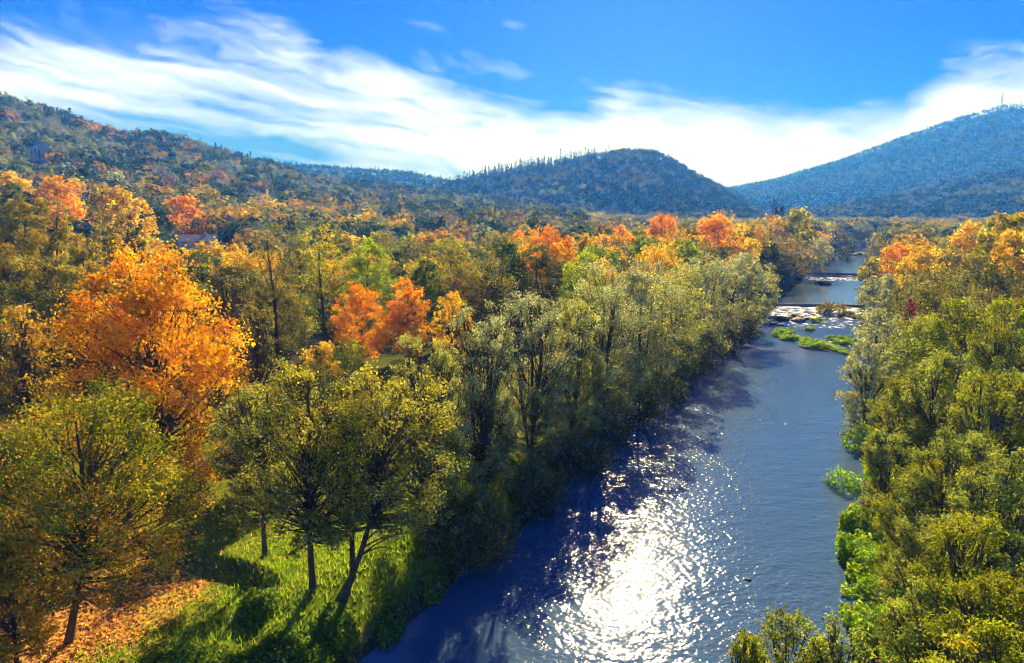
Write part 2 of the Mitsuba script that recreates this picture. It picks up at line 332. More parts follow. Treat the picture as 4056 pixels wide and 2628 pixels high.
# ------------------------------------------------------------------ trees
def C(*rows): return [(np.array(c), w) for c, w in rows]
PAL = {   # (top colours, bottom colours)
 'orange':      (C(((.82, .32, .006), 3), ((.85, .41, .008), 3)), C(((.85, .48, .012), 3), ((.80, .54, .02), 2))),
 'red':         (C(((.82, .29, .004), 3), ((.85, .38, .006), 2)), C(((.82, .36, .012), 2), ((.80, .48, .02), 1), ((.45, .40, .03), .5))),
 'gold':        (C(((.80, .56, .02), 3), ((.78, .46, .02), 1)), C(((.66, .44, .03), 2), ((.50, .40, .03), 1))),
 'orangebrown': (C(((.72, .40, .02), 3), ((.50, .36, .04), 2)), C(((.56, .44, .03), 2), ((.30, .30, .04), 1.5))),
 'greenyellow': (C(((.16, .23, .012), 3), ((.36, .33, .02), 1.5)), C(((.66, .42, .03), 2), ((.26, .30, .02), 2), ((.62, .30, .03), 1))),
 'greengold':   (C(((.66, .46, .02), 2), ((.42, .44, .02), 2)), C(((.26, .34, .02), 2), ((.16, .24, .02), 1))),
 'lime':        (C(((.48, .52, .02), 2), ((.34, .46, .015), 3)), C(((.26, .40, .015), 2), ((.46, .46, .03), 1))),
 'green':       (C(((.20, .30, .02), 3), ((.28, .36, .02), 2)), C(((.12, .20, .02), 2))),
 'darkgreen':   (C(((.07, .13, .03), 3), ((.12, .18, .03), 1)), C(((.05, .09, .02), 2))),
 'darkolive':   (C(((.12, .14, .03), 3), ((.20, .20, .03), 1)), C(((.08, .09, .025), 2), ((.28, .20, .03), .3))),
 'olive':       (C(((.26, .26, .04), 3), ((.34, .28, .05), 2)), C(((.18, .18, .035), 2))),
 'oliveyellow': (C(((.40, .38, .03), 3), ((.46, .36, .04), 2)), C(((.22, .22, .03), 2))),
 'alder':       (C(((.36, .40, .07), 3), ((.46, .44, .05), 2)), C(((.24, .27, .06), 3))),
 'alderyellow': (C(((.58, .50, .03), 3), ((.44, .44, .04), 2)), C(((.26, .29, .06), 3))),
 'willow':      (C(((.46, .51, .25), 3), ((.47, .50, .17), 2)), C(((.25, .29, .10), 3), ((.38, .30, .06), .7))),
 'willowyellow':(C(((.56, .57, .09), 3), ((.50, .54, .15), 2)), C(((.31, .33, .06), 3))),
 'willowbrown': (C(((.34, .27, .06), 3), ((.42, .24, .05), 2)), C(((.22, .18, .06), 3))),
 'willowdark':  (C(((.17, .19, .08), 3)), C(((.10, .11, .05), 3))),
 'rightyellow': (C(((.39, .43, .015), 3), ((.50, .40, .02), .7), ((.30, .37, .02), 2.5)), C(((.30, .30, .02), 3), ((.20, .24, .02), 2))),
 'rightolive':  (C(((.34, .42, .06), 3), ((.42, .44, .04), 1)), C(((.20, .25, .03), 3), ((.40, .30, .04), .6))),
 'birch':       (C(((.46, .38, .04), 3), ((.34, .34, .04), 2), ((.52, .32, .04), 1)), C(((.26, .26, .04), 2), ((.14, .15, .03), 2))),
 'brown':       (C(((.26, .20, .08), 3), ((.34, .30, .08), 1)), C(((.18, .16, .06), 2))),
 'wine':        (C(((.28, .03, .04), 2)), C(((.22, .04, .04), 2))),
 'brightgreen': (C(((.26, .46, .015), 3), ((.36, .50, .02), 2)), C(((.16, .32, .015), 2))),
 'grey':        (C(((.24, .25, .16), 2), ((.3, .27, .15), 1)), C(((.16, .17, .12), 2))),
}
def pick(rng, pal, n):
    w = np.array([x[1] for x in pal], float); c = np.array([x[0] for x in pal])
    return c[rng.choice(len(pal), n, p=w / w.sum())]

SHAPES = {  # crown start (fraction of height), profile over u in [0,1]
 'round': (.22, lambda u: np.clip(1 - np.abs((u - .45) / np.where(u < .45, .55, .58)) ** 2.2, 0, 1) ** .55),
 'maple': (.16, lambda u: np.clip(1 - np.abs((u - .36) / np.where(u < .36, .50, .68)) ** 2.0, 0, 1) ** .62),
 'alder': (.24, lambda u: np.clip(1 - np.abs((u - .52) / np.where(u < .52, .62, .50)) ** 2.3, 0, 1) ** .5),
 'willow': (.08, lambda u: np.clip(1 - np.abs((u - .55) / np.where(u < .55, .80, .47)) ** 2.2, 0, 1) ** .5),
 'slim': (.20, lambda u: .35 + .65 * np.clip(1 - np.abs((u - .5) / .52) ** 2.0, 0, 1) ** .6),
 'birch': (.12, lambda u: np.clip(1 - np.abs((u - .40) / np.where(u < .40, .60, .62)) ** 2.0, 0, 1) ** .6),
 'mound': (.0, lambda u: np.clip(1 - u ** 2.2, 0, 1) ** .5),
}
TRI = [0]
def leaf_faces(rng, c, nrm, L, single=False, ratio=.75):
    n = len(c)
    r = unit(rng.normal(size=(n, 3)))
    u = unit(np.cross(nrm, r)); w = np.cross(nrm, u)
    L = (L * rng.uniform(.7, 1.3, n))[:, None]
    if single:
        v = np.stack([c - .62 * L * u - .55 * L * w * ratio, c - .62 * L * u + .55 * L * w * ratio, c + .75 * L * u], 1).reshape(-1, 3)
        return v, np.arange(3 * n).reshape(-1, 3), 3
    k = .18 * L * nrm
    v = np.stack([c - .5 * L * u, c + .5 * ratio * L * w + k, c + .5 * L * u, c - .5 * ratio * L * w + k], 1).reshape(-1, 3)
    b = np.arange(n)[:, None] * 4
    return v, np.vstack([b + [0, 1, 2], b + [0, 2, 3]]), 4

def tree(name, label, cat, x, y, ztop, r, shape, pal, group='', dens=1.0, lean=0.0, low=False, dx=0.0, seed=0, far=False, f0_=None):
    key = root_name(name)
    rng = np.random.default_rng(seed + 1000)
    dist = math.hypot(x, y)
    if shape == 'bare': return bare(key, label, cat, x, y, ztop, r, group, rng)
    zb = gz(x + dx, y) - 0.15
    s, t = st_of(np.array([x]), np.array([y]))
    if 0 < t[0] < RW: zb = max(zb, float(water_level(np.array([x]), np.array([y]))[0]) - 0.3)
    h = max(ztop - zb, 1.0)
    f0, prof = SHAPES[shape]
    if low: f0 = min(f0, .04)
    if f0_ is not None: f0 = f0_
    if shape == 'mound': ry = r
    L = float(np.clip(0.0029 * dist, 0.115, 0.85))
    if shape in ('willow', 'alder'): L *= 1.1
    ratio = .55 if shape in ('willow', 'birch') else .8
    single = dist > 130
    hc = h * (1 - f0)
    lai = {'alder': 2.3, 'slim': 2.0, 'birch': 4.4, 'willow': 3.3, 'maple': 4.2}.get(shape, 3.8) * dens
    area = (.4 if ratio > .6 else .28) * L * L * (1.15 if not single else 1.2)
    want = lai * math.pi * r * r * max(.6, hc / (2 * r)) / area
    if want > 42000:
        k_ = min(math.sqrt(want / 42000), 1.45); L *= k_; want /= k_ * k_
    nl = int(np.clip(want, 60, 44000))
    K = int(np.clip(150 * min(1, (70 / dist)) ** .6 * (hc / (2 * r)) ** .7 * min(1, (r / 3.5)), 22, 170))
    u = rng.random(K * 6); R = prof(u); keep = rng.random(len(u)) < (R ** 1.3 + .05); u = u[keep][:K]; K = len(u); R = prof(u)
    rho = R * r * rng.random(K) ** .38
    a = rng.random(K) * 2 * np.pi
    cen = np.stack([rho * np.cos(a), rho * np.sin(a), h * f0 + u * hc], 1)
    cen[:, 2] -= 0.05 * hc * rng.random(K)
    # crown leans with the stem
    off = np.stack([np.clip(cen[:, 2] / h, 0, 2) ** 1.3 * -lean + (1 - np.minimum(cen[:, 2] / h * 2.2, 1)) * dx * 0, 0 * u], 1)
    cen[:, :2] += off
    rc = r * rng.uniform(.6, 1.35, K) * 2.1 / math.sqrt(K) * (1.1 if shape in ('maple', 'birch') else 1.0)
    rc = np.minimum(rc, .30 * hc + .15)
    wgt = rc ** 2; ci = rng.choice(K, nl, p=wgt / wgt.sum())
    d = unit(rng.normal(size=(nl, 3)))
    q = rng.random(nl) ** .6
    q = q * np.where(rng.random(nl) < .65, 1.0, 1.6)
    p = cen[ci] + d * (rc[ci] * q)[:, None] * [1, 1, .85]
    if shape in ('willow', 'birch'): p[:, 2] -= .35 * rc[ci] * q * rng.random(nl)
    p[:, 2] = np.maximum(p[:, 2], .15 + 0 * p[:, 2])
    nrm = unit(.75 * d + [0, 0, .45] + .85 * rng.normal(size=(nl, 3)))
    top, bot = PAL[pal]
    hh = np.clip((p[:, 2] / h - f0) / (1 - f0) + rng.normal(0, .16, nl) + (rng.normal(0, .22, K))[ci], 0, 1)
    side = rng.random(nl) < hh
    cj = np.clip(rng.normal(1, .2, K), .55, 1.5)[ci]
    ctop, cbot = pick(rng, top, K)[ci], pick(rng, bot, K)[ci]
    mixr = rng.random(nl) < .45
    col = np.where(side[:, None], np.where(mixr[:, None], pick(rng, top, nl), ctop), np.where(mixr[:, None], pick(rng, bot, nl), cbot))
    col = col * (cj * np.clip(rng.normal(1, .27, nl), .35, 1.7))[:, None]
    base = np.array([x, y, zb])
    v, f, m = leaf_faces(rng, p + base, nrm, L, single, ratio)
    TRI[0] += len(f)
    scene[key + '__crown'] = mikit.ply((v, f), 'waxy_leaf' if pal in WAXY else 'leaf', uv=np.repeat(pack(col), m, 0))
    # stem and limbs
    parts = []
    stems = {'willow': 4 if dist < 120 else 2, 'mound': 0}.get(shape, 1)
    sides = 6 if dist < 70 else 4
    tr = max(.08, h * .0145) * (1.0 if stems == 1 else .7)
    tops = []
    for k in range(stems):
        aa = rng.random() * 6.283; sp = 0 if stems == 1 else r * .45
        z = np.linspace(-.3, h * (.86 if stems == 1 else .72), 8)
        w = np.clip(z / h, 0, 1)
        px = dx * (1 - w) ** 2 - lean * w ** 1.3 + sp * w * math.cos(aa) + .02 * h * np.sin(w * 5 + aa) * w
        py = sp * w * math.sin(aa) + .02 * h * np.cos(w * 4 + aa) * w
        pts = np.stack([px, py, z], 1)
        rr = tr * (1 - .85 * w) * np.where(z < .2, 1.35, 1)
        parts.append(tube(pts, rr, sides)); tops.append((pts, rr))
    if tops and dist < 260:
        nb = K if dist < 75 else min(K, 16)
        for k in rng.permutation(K)[:nb]:
            pts, rr = tops[k % len(tops)]
            zc = cen[k, 2]; z0 = max(h * max(f0 * .85, .08), h * f0 + (zc - h * f0) * rng.uniform(.3, .85) - .12 * rho[k])
            z0 = min(z0, pts[-1, 2] * .97)
            b = np.array([np.interp(z0, pts[:, 2], pts[:, i]) for i in range(3)]); br = np.interp(z0, pts[:, 2], rr) * .4
            tt = np.linspace(0, 1, 5)[:, None]
            mid = (b + cen[k]) / 2 + [0, 0, -.10 * rho[k]] + rng.normal(0, .05 * r, 3)
            c = b * (1 - tt) ** 2 + 2 * mid * tt * (1 - tt) + cen[k] * tt ** 2
            parts.append(tube(c, np.maximum(br * (1 - .8 * tt[:, 0]), .012 + .0002 * dist), 4 if dist < 70 else 3))
            if dist < 62:
                for _ in range(3):
                    e = cen[k] + unit(rng.normal(size=3) + [0, 0, .3]) * rc[k] * .8; q0 = c[3]
                    m2 = (q0 + e) / 2 + rng.normal(0, .12, 3)
                    parts.append(tube(np.array([q0, m2, e]), np.array([.016, .012, .006]) * (1 + dist / 60), 3))
    if lean and dist < 60:      # bare low side branches
        for k in range(9):
            z0 = h * rng.uniform(.2, .42); pts, rr = tops[0]
            b = np.array([np.interp(z0, pts[:, 2], pts[:, i]) for i in range(3)])
            Lb = rng.uniform(1.6, 3.4); aa = rng.uniform(-.7, .9)
            e = b + [Lb * math.cos(aa), Lb * math.sin(aa), rng.uniform(.1, 1.3)]
            m2 = (b + e) / 2 + [0, 0, .35]
            parts.append(tube(np.array([b, (b + m2) / 2 + [0, 0, .1], m2, (m2 + e) / 2 + [0, 0, .08], e]), np.array([.05, .04, .03, .02, .01]), 4))
            for _ in range(3):
                g = m2 + (e - m2) * rng.random(); parts.append(tube(np.array([g, g + rng.normal(0, .35, 3), g + [rng.uniform(.2, 1), rng.normal(0, .5), rng.uniform(-.5, .3)]]), np.array([.018, .013, .006]), 3))
    if parts:
        v, f = join(parts); TRI[0] += len(f)
        scene[key + '__trunk'] = mikit.ply((v + base, f), 'bark', smooth=True)
    say(key, label, cat, group)
    return key

def bare(key, label, cat, x, y, ztop, r, group, rng):
    zb = gz(x, y) - .2; h = ztop - zb; parts = []; dist = math.hypot(x, y)
    def grow(p, d, L, rad_, depth):
        n = 4; pts = [p]; q = p.copy(); dd = d.copy()
        for _ in range(n):
            dd = unit(dd + rng.normal(0, .13, 3) + [0, 0, .04]); q = q + dd * L / n; pts.append(q)
        parts.append(tube(np.array(pts), np.maximum(np.linspace(rad_, rad_ * .6, n + 1), .0007 * dist), 5 if depth < 2 else 3))
        if depth < 5 and rad_ > .01 * 1:
            for k in range(2 if depth else 4):
                a = unit(dd + rng.normal(0, .42, 3) + [0, 0, .12]); grow(pts[-1] if k < 2 else pts[-2], a, L * rng.uniform(.62, .82), rad_ * .62, depth + 1)
    if r > .3 * h and h > 9 or dist > 200:
        grow(np.array([0, 0, 0.]), np.array([0, 0, 1.]), h * .30, h * .022, 0)
    else:
        for k in range(7): grow(np.array([rng.normal(0, r * .5), rng.normal(0, r * .4), 0]), unit(np.array([rng.normal(0, .4), rng.normal(0, .4), 1.])), h * .30, .06, 1)
    v, f = join(parts); s = h / v[:, 2].max(); v = v * s; TRI[0] += len(f)
    w = np.percentile(np.abs(v[:, :2]), 98); v[:, :2] *= r / w
    scene[key + '__trunk'] = mikit.ply((v + [x, y, zb], f), 'bark', smooth=True)
    say(key, label, cat, group)
    return key

TREES = [
('maple_tree', 'green and yellow maple at the bottom left corner beside the lawn of fallen leaves', -19.53, 30, 14.63, 4.37, 'maple', 'greenyellow', '', {'dx': -2.0, 'n': 1.0, 'f0': 0.27}),
('maple_tree', 'largest orange maple, standing left with a broad glowing crown', -26.61, 50, 19.77, 6.42, 'maple', 'orange', '', {'n': 1.35, 'f0': 0.05}),
('alder_tree', 'slender alder with dark straight trunk at the top of the dark earth bank', -14.38, 37, 12.78, 2.69, 'alder', 'alder', '', {}),
('alder_tree', 'alder with a dark upright trunk above the leafy plants by the lawn', -10.58, 33.5, 14.81, 2.91, 'alder', 'alderyellow', '', {}),
('alder_tree', 'alder behind the leaning one with a thin upright trunk', -8.95, 35.5, 13.63, 2.75, 'alder', 'alder', '', {}),
('alder_tree', 'leaning alder over the sunny grass bank with low bare side branches', -6.59, 33.5, 14.54, 3.24, 'alder', 'alderyellow', '', {'lean': -0.9, 'dx': -2.6, 'f0': 0.36}),
('tree', 'added dark tree hidden behind the three upright alders to shade the lawn', -16.26, 52, 10.7, 2.68, 'round', 'darkolive', '', {}),  # added out of sight so that its shadow darkens the lawn
('tree', 'added dark bushy tree behind the alder on the earth bank to shade the lawn', -18.83, 46, 9.77, 2.24, 'round', 'darkolive', '', {}),  # also added behind an alder, to throw shade over the lawn
('young_maple_tree', 'small golden tree cut by the left edge of the picture', -22.08, 27.5, 8.98, 1.57, 'maple', 'gold', '', {}),
('maple_tree', 'orange and brown thin maple at the left edge beside the largest orange maple', -37.8, 52, 15.49, 2.81, 'maple', 'orangebrown', '', {'n': 0.4}),
('maple_tree', 'greenish yellow maple squeezed between the bottom left maple and the orange one', -24.81, 41, 12.06, 2.12, 'maple', 'greenyellow', '', {'n': 0.6}),
('birch_tree', 'dull yellow birch, sixth nearest in the dark grove at the left edge', -69.89, 92, 25.35, 4.26, 'birch', 'birch', 'birches of the grove at the left edge', {}),
('birch_tree', 'dull yellow birch, seventh nearest in the dark grove at the left edge', -68.0, 96, 24.63, 3.86, 'birch', 'birch', 'birches of the grove at the left edge', {}),
('birch_tree', 'dull yellow birch, eighth nearest in the dark grove at the left edge', -65.51, 99, 24.89, 3.8, 'birch', 'birch', 'birches of the grove at the left edge', {}),
('birch_tree', 'dull yellow birch, fourth nearest in the dark grove at the left edge', -57.42, 92, 19.73, 2.99, 'birch', 'birch', 'birches of the grove at the left edge', {}),
('birch_tree', 'dull yellow birch, third nearest in the dark grove at the left edge', -58.92, 86, 20.94, 3.75, 'birch', 'birch', 'birches of the grove at the left edge', {}),
('birch_tree', 'dull yellow birch, first nearest in the dark grove at the left edge', -59.54, 80, 19.04, 4.0, 'birch', 'birch', 'birches of the grove at the left edge', {}),
('birch_tree', 'dull yellow birch, second nearest in the dark grove at the left edge', -54.4, 84, 16.27, 2.9, 'birch', 'birch', 'birches of the grove at the left edge', {}),
('birch_tree', 'dull yellow birch, fifth nearest in the dark grove at the left edge', -58.19, 96, 16.05, 2.41, 'birch', 'birch', 'birches of the grove at the left edge', {}),
('bare_shrub', 'grey leafless thicket in the shade below the birch grove', -47.29, 66, 14.16, 2.51, 'bare', 'bare', '', {}),
('bare_shrub', 'grey leafless bush between the birch grove and the orange maple', -48.45, 72, 12.99, 1.83, 'bare', 'bare', '', {}),
('young_tree', 'thin brownish tree with sparse leaves right of the largest orange maple', -27.77, 66, 17.91, 2.57, 'slim', 'brown', '', {'n': 0.35}),
('young_tree', 'sparse tree on thin stems in front of the pale road', -29.53, 84, 21.38, 3.03, 'slim', 'olive', '', {'n': 0.4}),
('young_tree', 'sparse low tree below the thin stems left of the alders', -22.09, 58, 14.74, 2.03, 'slim', 'olive', '', {'n': 0.4}),
('ash_tree', 'tall tree with a golden top and dark straight trunk', -26.51, 95, 20.83, 3.43, 'slim', 'greengold', '', {'n': 0.75}),
('ash_tree', 'dark slim tree right behind the golden topped one', -33.77, 108, 18.0, 2.7, 'slim', 'darkolive', '', {'n': 0.6}),
('maple_tree', 'lime green maple behind the pair of orange maples', -21.87, 103, 19.14, 3.86, 'maple', 'lime', '', {}),
('maple_tree', 'left one of the pair of small orange maples', -19.28, 86, 13.97, 3.58, 'maple', 'red', '', {}),
('maple_tree', 'right one of the pair of small orange maples', -13.6, 88, 14.22, 2.89, 'maple', 'red', '', {}),
('shrub', 'yellow green undergrowth below the pair of orange maples', -20.0, 80, 7.34, 2.56, 'round', 'lime', '', {}),
('shrub', 'yellow bush between the alders and the pair of orange maples', -21.13, 74, 7.95, 2.14, 'round', 'gold', '', {}),
('tree', 'dark green tree between the pair of orange maples and the lime one', -12.49, 97, 15.99, 2.44, 'round', 'darkgreen', '', {}),
('tree', 'olive tree with a yellow green top right of the house with the bright roof', -11.33, 125, 17.99, 3.91, 'round', 'oliveyellow', '', {}),
('maple_tree', 'small orange maple left of the dark green tree by the willows', -7.0, 106, 14.9, 2.93, 'maple', 'orange', '', {}),
('tree', 'dark green tree just behind the tallest willows', -1.75, 112, 18.34, 4.06, 'round', 'darkgreen', '', {}),
('tree', 'golden tree below the small orange maple', -7.09, 80, 13.0, 2.28, 'round', 'gold', '', {}),
('maple_tree', 'red orange domed tree rising behind the left bank willows', 7.15, 135, 19.92, 6.06, 'round', 'red', '', {}),
('tree', 'dark tree in front of the red orange dome', 4.21, 112, 17.02, 4.07, 'round', 'darkolive', '', {}),
('tree', 'bright yellow green tree right of the red orange dome', 11.38, 110, 16.21, 3.79, 'round', 'lime', '', {}),
('tree', 'second dull brown tree behind the row of willows, counted from nearest', 26.82, 205, 19.09, 4.09, 'round', 'brown', 'brown trees behind the willows', {}),
('tree', 'first dull brown tree behind the row of willows, counted from nearest', 19.32, 170, 17.28, 3.82, 'round', 'orangebrown', 'brown trees behind the willows', {}),
('maple_tree', 'small bright orange maple between two brown trees behind the willows', 30.86, 192, 19.39, 3.95, 'maple', 'orange', '', {}),
('tree', 'green tree behind the crest of the left bank willows', 31.01, 160, 16.57, 4.8, 'round', 'green', '', {}),
('maple_tree', 'red crowned tree in front of the dark central hill', 51.19, 232, 21.99, 6.92, 'round', 'red', '', {}),
('tree', 'olive tree right of the red crowned tree', 54.87, 215, 20.01, 6.02, 'round', 'olive', '', {}),
('maple_tree', 'large orange tree standing highest in the row in front of the central hill', 55.4, 185, 22.33, 7.36, 'maple', 'orange', '', {}),
('tree', 'green tree left below the large orange tree', 35.51, 142, 17.09, 3.91, 'round', 'green', '', {}),
('tree', 'amber tree just above the willow crests', 25.81, 128, 16.3, 3.05, 'round', 'gold', '', {}),
('tree', 'amber tree right below the large orange tree', 60.56, 182, 15.26, 4.33, 'round', 'orangebrown', '', {}),
('tree', 'yellow olive tree right of the large orange tree', 80.13, 232, 20.28, 6.06, 'round', 'oliveyellow', '', {}),
('tree', 'dark tree with a rusty top below the leafless tree', 93.97, 250, 22.44, 5.9, 'round', 'orangebrown', '', {}),
('bare_tree', 'leafless dark tree sticking out above the valley crowns', 115.45, 300, 29.85, 8.91, 'bare', 'bare', '', {}),
('tree', 'yellow green tree right of the leafless tree', 102.83, 248, 23.81, 5.85, 'round', 'greengold', '', {}),
('tree', 'small orange tree above the dark grey willow by the bridge', 133.8, 300, 15.53, 5.24, 'round', 'orange', '', {}),
('willow_tree', 'first silvery olive willow of the left bank row, counted from the leaning alder', -5.23, 40, 15.84, 2.25, 'willow', 'willowyellow', 'willows along the left bank', {'n': 0.6}),
('willow_tree', 'second silvery olive willow of the left bank row, counted from the leaning alder', -2.24, 47, 16.36, 2.74, 'willow', 'willow', 'willows along the left bank', {'n': 0.9}),
('willow_tree', 'third silvery olive willow of the left bank row, counted from the leaning alder', 1.54, 54, 16.48, 3.69, 'willow', 'willow', 'willows along the left bank', {'n': 0.7}),
('willow_tree', 'fourth silvery olive willow of the left bank row, counted from the leaning alder', 5.33, 60, 14.87, 3.23, 'willow', 'willowyellow', 'willows along the left bank', {'n': 1}),
('willow_tree', 'fifth silvery olive willow of the left bank row, counted from the leaning alder', 8.64, 67, 17.34, 4.63, 'willow', 'willow', 'willows along the left bank', {'n': 0.75}),
('willow_tree', 'sixth silvery olive willow of the left bank row, counted from the leaning alder', 14.95, 78, 17.02, 4.51, 'willow', 'willow', 'willows along the left bank', {'n': 1}),
('willow_tree', 'seventh silvery olive willow of the left bank row, counted from the leaning alder', 20.96, 89, 16.48, 4.92, 'willow', 'willowyellow', 'willows along the left bank', {'n': 0.7}),
('willow_tree', 'eighth silvery olive willow of the left bank row, counted from the leaning alder', 29.36, 104, 16.33, 5.09, 'willow', 'willow', 'willows along the left bank', {'n': 0.95}),
('willow_tree', 'ninth silvery olive willow of the left bank row, counted from the leaning alder', 40.77, 125, 15.35, 6.27, 'willow', 'willow', 'willows along the left bank', {'n': 0.75}),
('willow_tree', 'tenth silvery olive willow of the left bank row, counted from the leaning alder', 55.91, 152, 11.63, 4.01, 'willow', 'willowyellow', 'willows along the left bank', {'n': 1}),
('alder_tree', 'low leafy tree dipping to the water at the left bank just past the leaning alder', -4.82, 41, 9.86, 1.87, 'alder', 'alder', '', {}),
('willow_tree', 'dark many stemmed willow leaning over the shaded water', -1.91, 49, 8.48, 2.39, 'willow', 'darkolive', '', {}),
('willow_tree', 'rusty brown domed willow on the left bank above the second weir', 84.13, 212, 15.2, 8.74, 'willow', 'willowbrown', '', {}),
('willow_tree', 'greyish willow left of the dark one near the bridge', 113.71, 262, 14.73, 7.53, 'willow', 'willow', '', {}),
('willow_tree', 'dark grey willow over the water left of the bridge', 150.66, 320, 15.69, 7.18, 'willow', 'willowdark', '', {}),
('willow_tree', 'small grey willow at the left end of the bridge', 181.71, 372, 10.98, 4.18, 'willow', 'willowdark', '', {}),
('shrub', 'small willow bush standing in the shallow water below the first weir', 71.63, 152, 2.48, 3.67, 'willow', 'olive', '', {'low': 1}),
('shrub', 'low shrub right of the willow bush below the first weir', 74.55, 147, -0.65, 3.75, 'round', 'oliveyellow', '', {'low': 1}),
('willow_tree', 'olive willow facing the weirs on the right bank, first nearest', 64.01, 118, 11.72, 3.57, 'willow', 'willow', 'willows facing the weirs', {}),
('willow_tree', 'olive willow facing the weirs on the right bank, second nearest', 88.64, 168, 11.59, 3.17, 'willow', 'oliveyellow', 'willows facing the weirs', {}),
('willow_tree', 'olive willow facing the weirs on the right bank, third nearest', 128.34, 240, 13.11, 4.5, 'willow', 'olive', 'willows facing the weirs', {}),
('willow_tree', 'olive willow facing the weirs on the right bank, fifth nearest', 178.16, 330, 13.86, 7.41, 'willow', 'oliveyellow', 'willows facing the weirs', {}),
('willow_tree', 'olive willow facing the weirs on the right bank, fourth nearest', 170.21, 300, 16.45, 6.73, 'willow', 'olive', 'willows facing the weirs', {}),
('maple_tree', 'orange tree leaning out of the olive willows on the right bank', 91.12, 160, 15.48, 4.51, 'round', 'orange', '', {}),
('tree', 'yellow olive tree behind the orange one on the right bank', 137.63, 230, 18.03, 5.73, 'round', 'oliveyellow', '', {}),
('tree', 'amber maple in the middle of the right side valley trees', 109.36, 172, 14.02, 4.09, 'maple', 'gold', '', {}),
('tree', 'bright golden tree in the right side valley', 106.68, 158, 20.83, 5.11, 'round', 'gold', '', {}),
('tree', 'yellow green tree at the right edge in front of the far houses', 88.0, 122, 22.89, 4.7, 'round', 'greengold', '', {}),
('maple_tree', 'golden orange maple at the right edge below the yellow green tree', 82.05, 112, 19.93, 3.84, 'maple', 'gold', '', {}),
('tree', 'yellow olive tree left of the golden orange maple at the right edge', 85.81, 124, 16.48, 4.04, 'round', 'oliveyellow', '', {}),
('tree', 'dark green tree in the middle of the right side', 64.8, 92, 15.61, 4.51, 'round', 'darkolive', '', {}),
('tree', 'deep olive tree left of the dark green one on the right side', 66.46, 104, 14.12, 4.32, 'round', 'olive', '', {}),
('tree', 'olive tree standing over the small dark red leaved shrub', 57.8, 98, 13.46, 3.21, 'round', 'olive', '', {}),
('shrub', 'small dark red leaved shrub among the right bank willows', 46.01, 78, 12.63, 0.64, 'round', 'wine', '', {'n': 0.7}),
('willow_tree', 'bushy yellow olive willow, fourteenth up the right bank from the bottom edge', 41.87, 62, 14.63, 3.85, 'willow', 'rightyellow', 'willows of the near right bank', {'low': 1}),
('willow_tree', 'bushy yellow olive willow, thirteenth up the right bank from the bottom edge', 40.81, 55, 15.46, 3.21, 'willow', 'rightyellow', 'willows of the near right bank', {'low': 1}),
('willow_tree', 'bushy yellow olive willow, sixteenth up the right bank from the bottom edge', 40.37, 66, 12.25, 2.94, 'willow', 'rightolive', 'willows of the near right bank', {'low': 1}),
('willow_tree', 'bushy yellow olive willow, seventeenth up the right bank from the bottom edge', 45.93, 84, 10.68, 3.1, 'willow', 'willow', 'willows of the near right bank', {'low': 1}),
('willow_tree', 'bushy yellow olive willow, fifteenth up the right bank from the bottom edge', 35.54, 66, 9.9, 2.62, 'willow', 'willow', 'willows of the near right bank', {'low': 1}),
('willow_tree', 'bushy yellow olive willow, eleventh up the right bank from the bottom edge', 30.83, 47, 12.46, 2.96, 'willow', 'rightolive', 'willows of the near right bank', {'low': 1}),
('willow_tree', 'bushy yellow olive willow, ninth up the right bank from the bottom edge', 29.55, 40, 13.09, 2.89, 'willow', 'rightyellow', 'willows of the near right bank', {'low': 1}),
('willow_tree', 'bushy yellow olive willow, twelfth up the right bank from the bottom edge', 29.77, 50, 9.87, 2.52, 'willow', 'rightyellow', 'willows of the near right bank', {'low': 1}),
('willow_tree', 'bushy yellow olive willow, tenth up the right bank from the bottom edge', 26.08, 45, 7.91, 1.71, 'willow', 'rightolive', 'willows of the near right bank', {'low': 1}),
('willow_tree', 'bushy yellow olive willow, seventh up the right bank from the bottom edge', 24.08, 35, 10.92, 2.57, 'willow', 'rightolive', 'willows of the near right bank', {'low': 1}),
('willow_tree', 'bushy yellow olive willow, sixth up the right bank from the bottom edge', 22.16, 29, 11.83, 2.1, 'willow', 'rightolive', 'willows of the near right bank', {'low': 1}),
('willow_tree', 'bushy yellow olive willow, eighth up the right bank from the bottom edge', 23.11, 37, 8.26, 2.05, 'willow', 'rightyellow', 'willows of the near right bank', {'low': 1}),
('willow_tree', 'bushy yellow olive willow, fourth up the right bank from the bottom edge', 18.42, 25, 10.61, 2.18, 'willow', 'rightyellow', 'willows of the near right bank', {'low': 1}),
('willow_tree', 'bushy yellow olive willow, fifth up the right bank from the bottom edge', 19.59, 30, 8.33, 1.91, 'willow', 'rightolive', 'willows of the near right bank', {'low': 1}),
('willow_tree', 'bushy yellow olive willow, second up the right bank from the bottom edge', 15.52, 20, 10.86, 2.04, 'willow', 'rightyellow', 'willows of the near right bank', {'low': 1}),
('willow_tree', 'bushy yellow olive willow, third up the right bank from the bottom edge', 17.02, 25, 8.08, 1.7, 'willow', 'rightolive', 'willows of the near right bank', {'low': 1}),
('willow_tree', 'bushy yellow olive willow, first up the right bank from the bottom edge', 13.02, 17, 11.08, 1.76, 'willow', 'rightyellow', 'willows of the near right bank', {'low': 1}),
('shrub', 'yellow leaved bush at the bottom edge reaching over the water', 10.88, 24.5, 6.57, 1.86, 'round', 'rightyellow', '', {'low': 1}),
('shrub', 'thin yellow brown bush right of the bush at the bottom edge', 12.47, 23.5, 6.99, 1.46, 'round', 'rightolive', '', {'low': 1, 'n': 0.6}),
('shrub', 'low leafy bush at the bottom edge nearest the water', 8.67, 22.8, 7.06, 0.98, 'round', 'rightyellow', '', {'low': 1, 'n': 0.7}),
